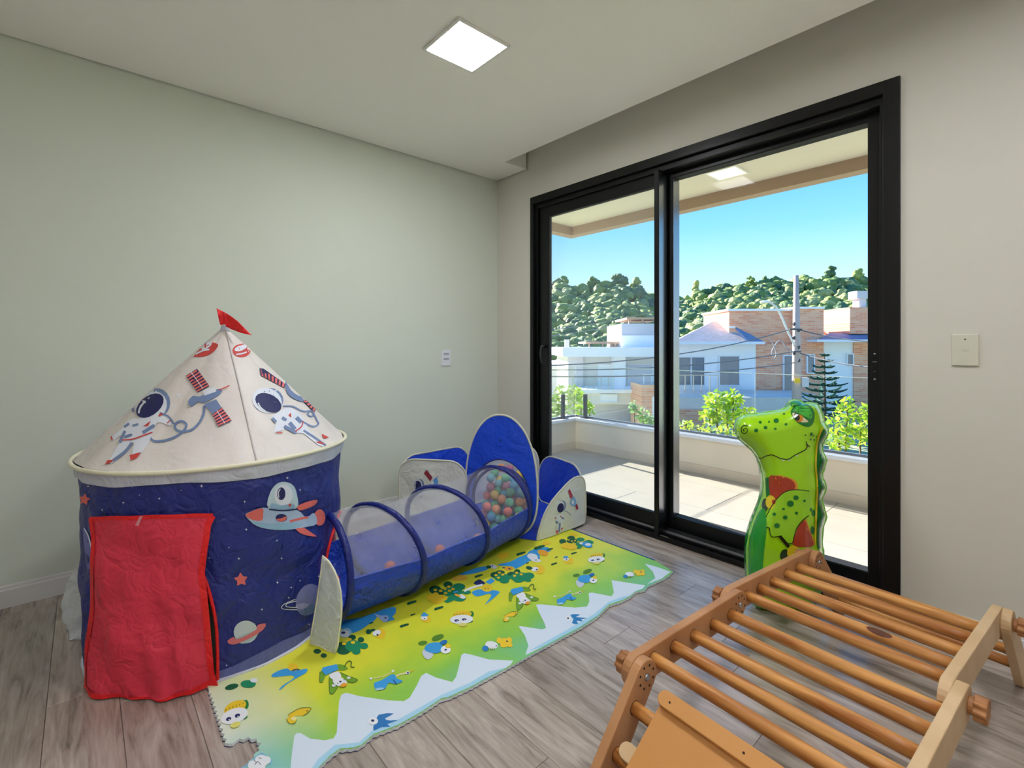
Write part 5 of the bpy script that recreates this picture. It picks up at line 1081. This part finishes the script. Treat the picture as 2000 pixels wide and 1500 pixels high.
# --- utility pole with street lamp
D4 = 21
m_pole = mat('pole_concrete', (186, 170, 166), .8, var=.08, vscale=3)
pole = empty('utility_pole', at(1556, floor_y(D4), D4), 'tall concrete utility pole with curved street lamp in front of the brick house', 'utility pole')
b = MB(); b.tube([at(1556, floor_y(D4), D4), at(1556, 700, D4), at(1555, 538, D4)], [.21, .17, .10], 14); b.build('mast', m_pole, pole, smooth=True)
b = MB(); b.tube([at(x, y, D4-.25) for x, y in smooth_line([(1553, 676), (1540, 650), (1528, 622), (1518, 603), (1506, 592), (1496, 589)], 4)], .045, 8); b.build('lamp_arm', mat('lamp_arm_grey', (214, 216, 220), .4, metal=.4), pole, smooth=True)
b = MB(); b.ico(at(1494, 589.5, D4-.25), .16, 2, scale=(1.3, 1.3, .4)); b.build('lamp_head', m_wing, pole, smooth=True)
part(pole, 'crossarm', m_darkp, (1543, 1567, 642, 644.5, D4-.3, .08), (1545, 1565, 686, 688, D4-.3, .08)); part(pole, 'notice_plate', mat('notice_yellow', (246, 196, 30), .5), (1552, 1563, 739, 748, D4-.35, .02)); part(pole, 'meter_box', m_grey, (1567, 1580, 738, 756, D4-.2, .3))
for i, y in enumerate((633, 645, 660, 678, 690, 704)): b = MB(); b.ico(at(1551+(i % 2)*9, y, D4-.3), .07, 1, scale=(1, 1, 1.3)); b.build('insulator', m_darkp, pole)
b = MB(); b.tube([at(x, y, D4-.5) for x, y in smooth_line([(1502, 660), (1510, 672), (1516, 690), (1512, 700), (1508, 685), (1524, 664), (1536, 680), (1550, 688)], 5)], .02, 6); b.build('cable_loop', mat('cable_grey', (150, 150, 160), .6), pole)
m_cable = mat('cable_dark', (92, 98, 108), .6)
def cable(a, b_, sag, label):
    A_, B_ = at(*a), at(*b_); pts = [A_+(B_-A_)*t-UZ*(sag*4*t*(1-t)) for t in np.linspace(0, 1, 14)]
    b = MB(); b.tube(pts, .022, 5); props(b.build('power_cable', m_cable), label, 'cable', 'overhead cables')
cable((1555, 640, D4), (1040, 715, 15), .35, 'overhead cable sloping down left from the top crossarm'); cable((1555, 686, D4), (1040, 722, 16), .25, 'dark overhead cable running left below the eaves'); cable((1555, 708, D4), (1040, 735, 14), .2, 'thin lowest overhead cable running left in front of the houses')
cable((1557, 643, D4), (1800, 668, 17), .2, 'overhead cable running right from the top crossarm'); cable((1557, 688, D4), (1800, 722, 16), .2, 'overhead cable running right at window height'); cable((1040, 648, 30), (1340, 590, 40), .3, 'upper of two cables crossing the hillside on the left'); cable((1040, 660, 30), (1340, 600, 40), .3, 'lower of two cables crossing the hillside on the left')
# --- tiered conifer
D5 = 22
m_need = mat('conifer_needles', (52, 96, 84), .8, var=.25, vscale=6, bump=.5, bscale=20); m_bark = mat('bark', (112, 92, 76), .9)
con = empty('conifer', at(1612, floor_y(D5), D5), 'dark tiered conifer in front of the brick house', 'tree')
b = MB(); b.tube([at(1612, floor_y(D5), D5), at(1610, 690, D5)], [.09, .02], 8); b.build('trunk', m_bark, con, smooth=True)
rnd = random.Random(5)
for i in range(11):
    py = 694+i*11.5; rad = (.18+i*.125); c_ = at(1611, py, D5); b = MB(); nb_ = 7
    for k in range(nb_):
        q = 2*math.pi*(k+rnd.random()*.6)/nb_; rl = rad*rnd.uniform(.75, 1.15); dr = Vector((math.cos(q), math.sin(q), 0)); sd_ = Vector((-dr.y, dr.x, 0))
        pts = [c_+dr*rl*t+UZ*(-.10*rl*t+.22*rl*t*t*t) for t in (0, .35, .7, 1)]; b.tube(pts, [.03, .05, .05, .02], 6)
        for t in np.linspace(.25, 1, 7):
            p0 = c_+dr*rl*t+UZ*(-.10*rl*t+.22*rl*t**3); ww = .16*rl*(1.15-t)+.07
            for sg in (-1, 1):
                e_ = p0+sd_*sg*ww+dr*ww*.5+UZ*.03; b.add([p0-dr*.05, e_, p0+dr*.05+UZ*.05, p0-UZ*.04], [(0, 1, 2), (0, 3, 1)])
    b.build('branch_tier', m_need, con)
# --- leafy shrubs and young trees beyond the parapet
def leaf_mat(nm, rgb): return mat(nm, rgb, .55, var=.25, vscale=2.5, sub=.35)
m_lf1 = leaf_mat('leaf_yellow_green', (176, 204, 52)); m_lf2 = leaf_mat('leaf_fresh_green', (130, 176, 60)); m_lf3 = leaf_mat('leaf_grey_green', (150, 180, 140)); m_lf4 = leaf_mat('leaf_lime', (206, 216, 76))
def shrub(name, d, blobs, nleaf, size, mats, label, seed, cat='shrub', stems=True):
    rn = random.Random(seed); x0 = sum(b_[0] for b_ in blobs)/len(blobs); base = at(x0, floor_y(d), d); e_ = empty(name, base, label, cat, 'shrubs beyond the balcony')
    if stems:
        b = MB()
        for bx, by, brx, bry in blobs:
            tip = at(bx, by, d); b.tube([base+Vector((rn.uniform(-.1, .1), rn.uniform(-.1, .1), 0)), base.lerp(tip, .55)+Vector((rn.uniform(-.1, .1), rn.uniform(-.1, .1), .1)), tip], [.04, .025, .01], 6)
        b.build('stems', m_bark, e_, smooth=True)
    b = MB(); tot = sum(b_[2]*b_[3] for b_ in blobs)
    for bx, by, brx, bry in blobs:
        c_ = at(bx, by, d); rx_, rz_ = brx*d/F_PX, bry*d/F_PX
        for _ in range(max(20, int(nleaf*brx*bry/tot))):
            while True:
                v_ = Vector((rn.uniform(-1, 1), rn.uniform(-1, 1), rn.uniform(-1, 1)))
                if v_.length < 1: break
            p = c_+RT*v_.x*rx_+FW*v_.y*rx_+UZ*v_.z*rz_
            a_ = Vector((rn.uniform(-1, 1), rn.uniform(-1, 1), rn.uniform(-.4, .9))).normalized(); s_ = a_.cross(Vector((rn.uniform(-1, 1), rn.uniform(-1, 1), rn.uniform(-1, 1)))).normalized(); L_ = size*rn.uniform(.6, 1.3)
            b.add([p-a_*L_*.5, p+s_*L_*.22, p+a_*L_*.5, p-s_*L_*.22], [(0, 1, 2, 3)], rn.randrange(len(mats)))
    o = b.build('foliage', mats, e_); o['kind'] = 'stuff'
shrub('leafy_shrub', 7.5, [(1398, 785, 24, 22), (1432, 778, 18, 18), (1420, 812, 36, 24), (1460, 812, 20, 18), (1385, 815, 20, 16)], 620, .11, [m_lf1, m_lf2, m_lf4], 'yellow-green leafy shrub beyond the parapet left of the dinosaur', 1)
shrub('leafy_shrub', 7.2, [(1655, 800, 22, 24), (1680, 840, 34, 34), (1635, 835, 24, 28), (1702, 810, 22, 26), (1640, 865, 24, 14), (1730, 850, 40, 40)], 900, .10, [m_lf1, m_lf2, m_lf4], 'dense yellow-green shrub beyond the parapet right of the dinosaur', 2)
shrub('leafy_shrub', 8.5, [(1100, 775, 22, 26), (1122, 768, 18, 18), (1135, 795, 22, 22), (1095, 805, 20, 16), (1152, 800, 12, 12), (1060, 790, 26, 30)], 620, .11, [m_lf2, m_lf1], 'green leafy tree behind the two railing posts', 3, 'tree')
shrub('leafy_shrub', 9.5, [(1238, 795, 12, 14), (1255, 812, 18, 16), (1270, 828, 20, 10), (1290, 820, 16, 12)], 260, .11, [m_lf3, m_lf2], 'thin grey-green shrub beside the brick pier', 4)
shrub('hedge', 6.6, [(1360, 838, 34, 8), (1420, 842, 40, 10), (1480, 846, 36, 9), (1340, 828, 16, 8), (1540, 850, 50, 12), (1600, 855, 40, 12), (1300, 832, 20, 7)], 800, .07, [m_lf4, m_lf3, m_lf1], 'low pale hedge just beyond the parapet coping', 5, 'hedge')
# --- forested hill
hill_m = mat('hill_soil', (66, 92, 48), .95, var=.2, vscale=.1)
sky_line = [(700, 560), (900, 552), (1060, 556), (1095, 552), (1150, 556), (1200, 552), (1235, 556), (1260, 572), (1290, 582), (1340, 580), (1380, 562), (1420, 556), (1470, 548), (1520, 544), (1570, 541), (1620, 536), (1660, 540), (1700, 548), (1850, 556), (2050, 580), (2300, 610)]
def sky_y(px):
    for (a, ya), (b_, yb) in zip(sky_line, sky_line[1:]):
        if a <= px <= b_: return ya+(yb-ya)*(px-a)/(b_-a)
    return 600
DN, DF = 62, 150
def hill_pt(px, t, lower=0):
    d = DN+(DF-DN)*t; y0 = 716; yy_ = y0+(sky_y(px)+9-y0)*(t**.85); p = at(px, yy_, d); p.z -= lower; return p
b = MB(); b.grid(lambda u_, v_: hill_pt(700+1600*u_, v_, 1.2), 80, 24); b.grid(lambda u_, v_: hill_pt(700+1600*u_, 1, 1.2)+FW*v_*60-UZ*v_*30, 80, 4); st(b.build('floor_hillside', hill_m, smooth=True))
rn = random.Random(9); cm = [leaf_mat('canopy_%d' % i, c_) for i, c_ in enumerate(((158, 182, 100), (184, 200, 116), (128, 160, 98), (206, 212, 140), (112, 146, 104)))]
for m_ in cm:
    n_ = m_.node_tree; pb = n_.nodes['Principled BSDF']; nz = n_.nodes.new('ShaderNodeTexNoise'); nz.inputs['Scale'].default_value = 1.1; nz.inputs['Detail'].default_value = 6
    tc = n_.nodes.new('ShaderNodeTexCoord'); bu = n_.nodes.new('ShaderNodeBump'); bu.inputs['Strength'].default_value = 1; bu.inputs['Distance'].default_value = .8
    n_.links.new(tc.outputs['Object'], nz.inputs['Vector']); n_.links.new(nz.outputs['Fac'], bu.inputs['Height']); n_.links.new(bu.outputs[0], pb.inputs['Normal'])
b = MB()
for i in range(2700):
    px = rn.uniform(760, 2200) if i % 3 == 0 else rn.uniform(1060, 1740); t = rn.random()**.9; p = hill_pt(px, t); r_ = (.55+1.35*rn.random()**1.8)*(.75+.5*t); o1 = Vector((rn.random()*50, rn.random()*50, rn.random()*50))
    b.ico(p+UZ*r_*.25, r_, 2, rn.randrange(5), lambda q: .5*noise.noise(Vector(q)*1.6+o1)+.34*noise.noise(Vector(q)*3.7+o1)+.2*noise.noise(Vector(q)*8+o1), (1, 1, .85))
props(b.build('forest_canopy', cm, smooth=True), 'dense green forest covering the hillside behind the houses', 'forest', kind='stuff')
# skyline trees standing clear of the canopy
for i, (px, top_, w_, lab) in enumerate(((1098, 540, 10, 'tall tree at the left end of the ridge'), (1160, 543, 13, 'rounded tree on the ridge, second from the left'), (1205, 538, 14, 'broad tall tree on the ridge above the pale house'), (1240, 543, 10, 'tree at the right end of the tall ridge group'), (1358, 548, 8, 'lone dark tree on the ridge right of the door mullion'), (1466, 540, 7, 'small round tree on the ridge left of the pole'), (1496, 539, 6, 'tiny round tree on the ridge beside the pole'), (1624, 521, 9, 'tall slender tree standing above the ridge right of the pole'), (1676, 526, 11, 'tall tree on the ridge at the right door stile'))):
    d = DF-2; e_ = empty('ridge_tree', hill_pt(px, 1, 1), lab, 'tree', 'trees on the ridge'); sc_ = d/F_PX; base = hill_pt(px, 1, 1); tip = at(px, top_, d)
    tr = MB(); tr.tube([base, tip-UZ*w_*.5*sc_], [.22, .08], 6); tr.build('trunk', m_bark, e_)
    cr_m = MB()
    H_ = (tip-base).length
    for k in range(11):
        o1 = Vector((rn.random()*50, rn.random()*50, rn.random()*50)); t = k/10; wd = w_*sc_*(.55+.9*math.sin(math.pi*(.12+.75*t)))
        q = tip-UZ*(H_*.75*t+.2)+RT*wd*rn.uniform(-.55, .55)+FW*wd*rn.uniform(-.5, .5)
        cr_m.ico(q, wd*rn.uniform(.38, .6), 2, 0, lambda z_: .45*noise.noise(Vector(z_)*2+o1)+.3*noise.noise(Vector(z_)*5+o1), (1, 1, .8))
    cr_m.build('crown', cm[(i*2) % 5], e_, smooth=True)
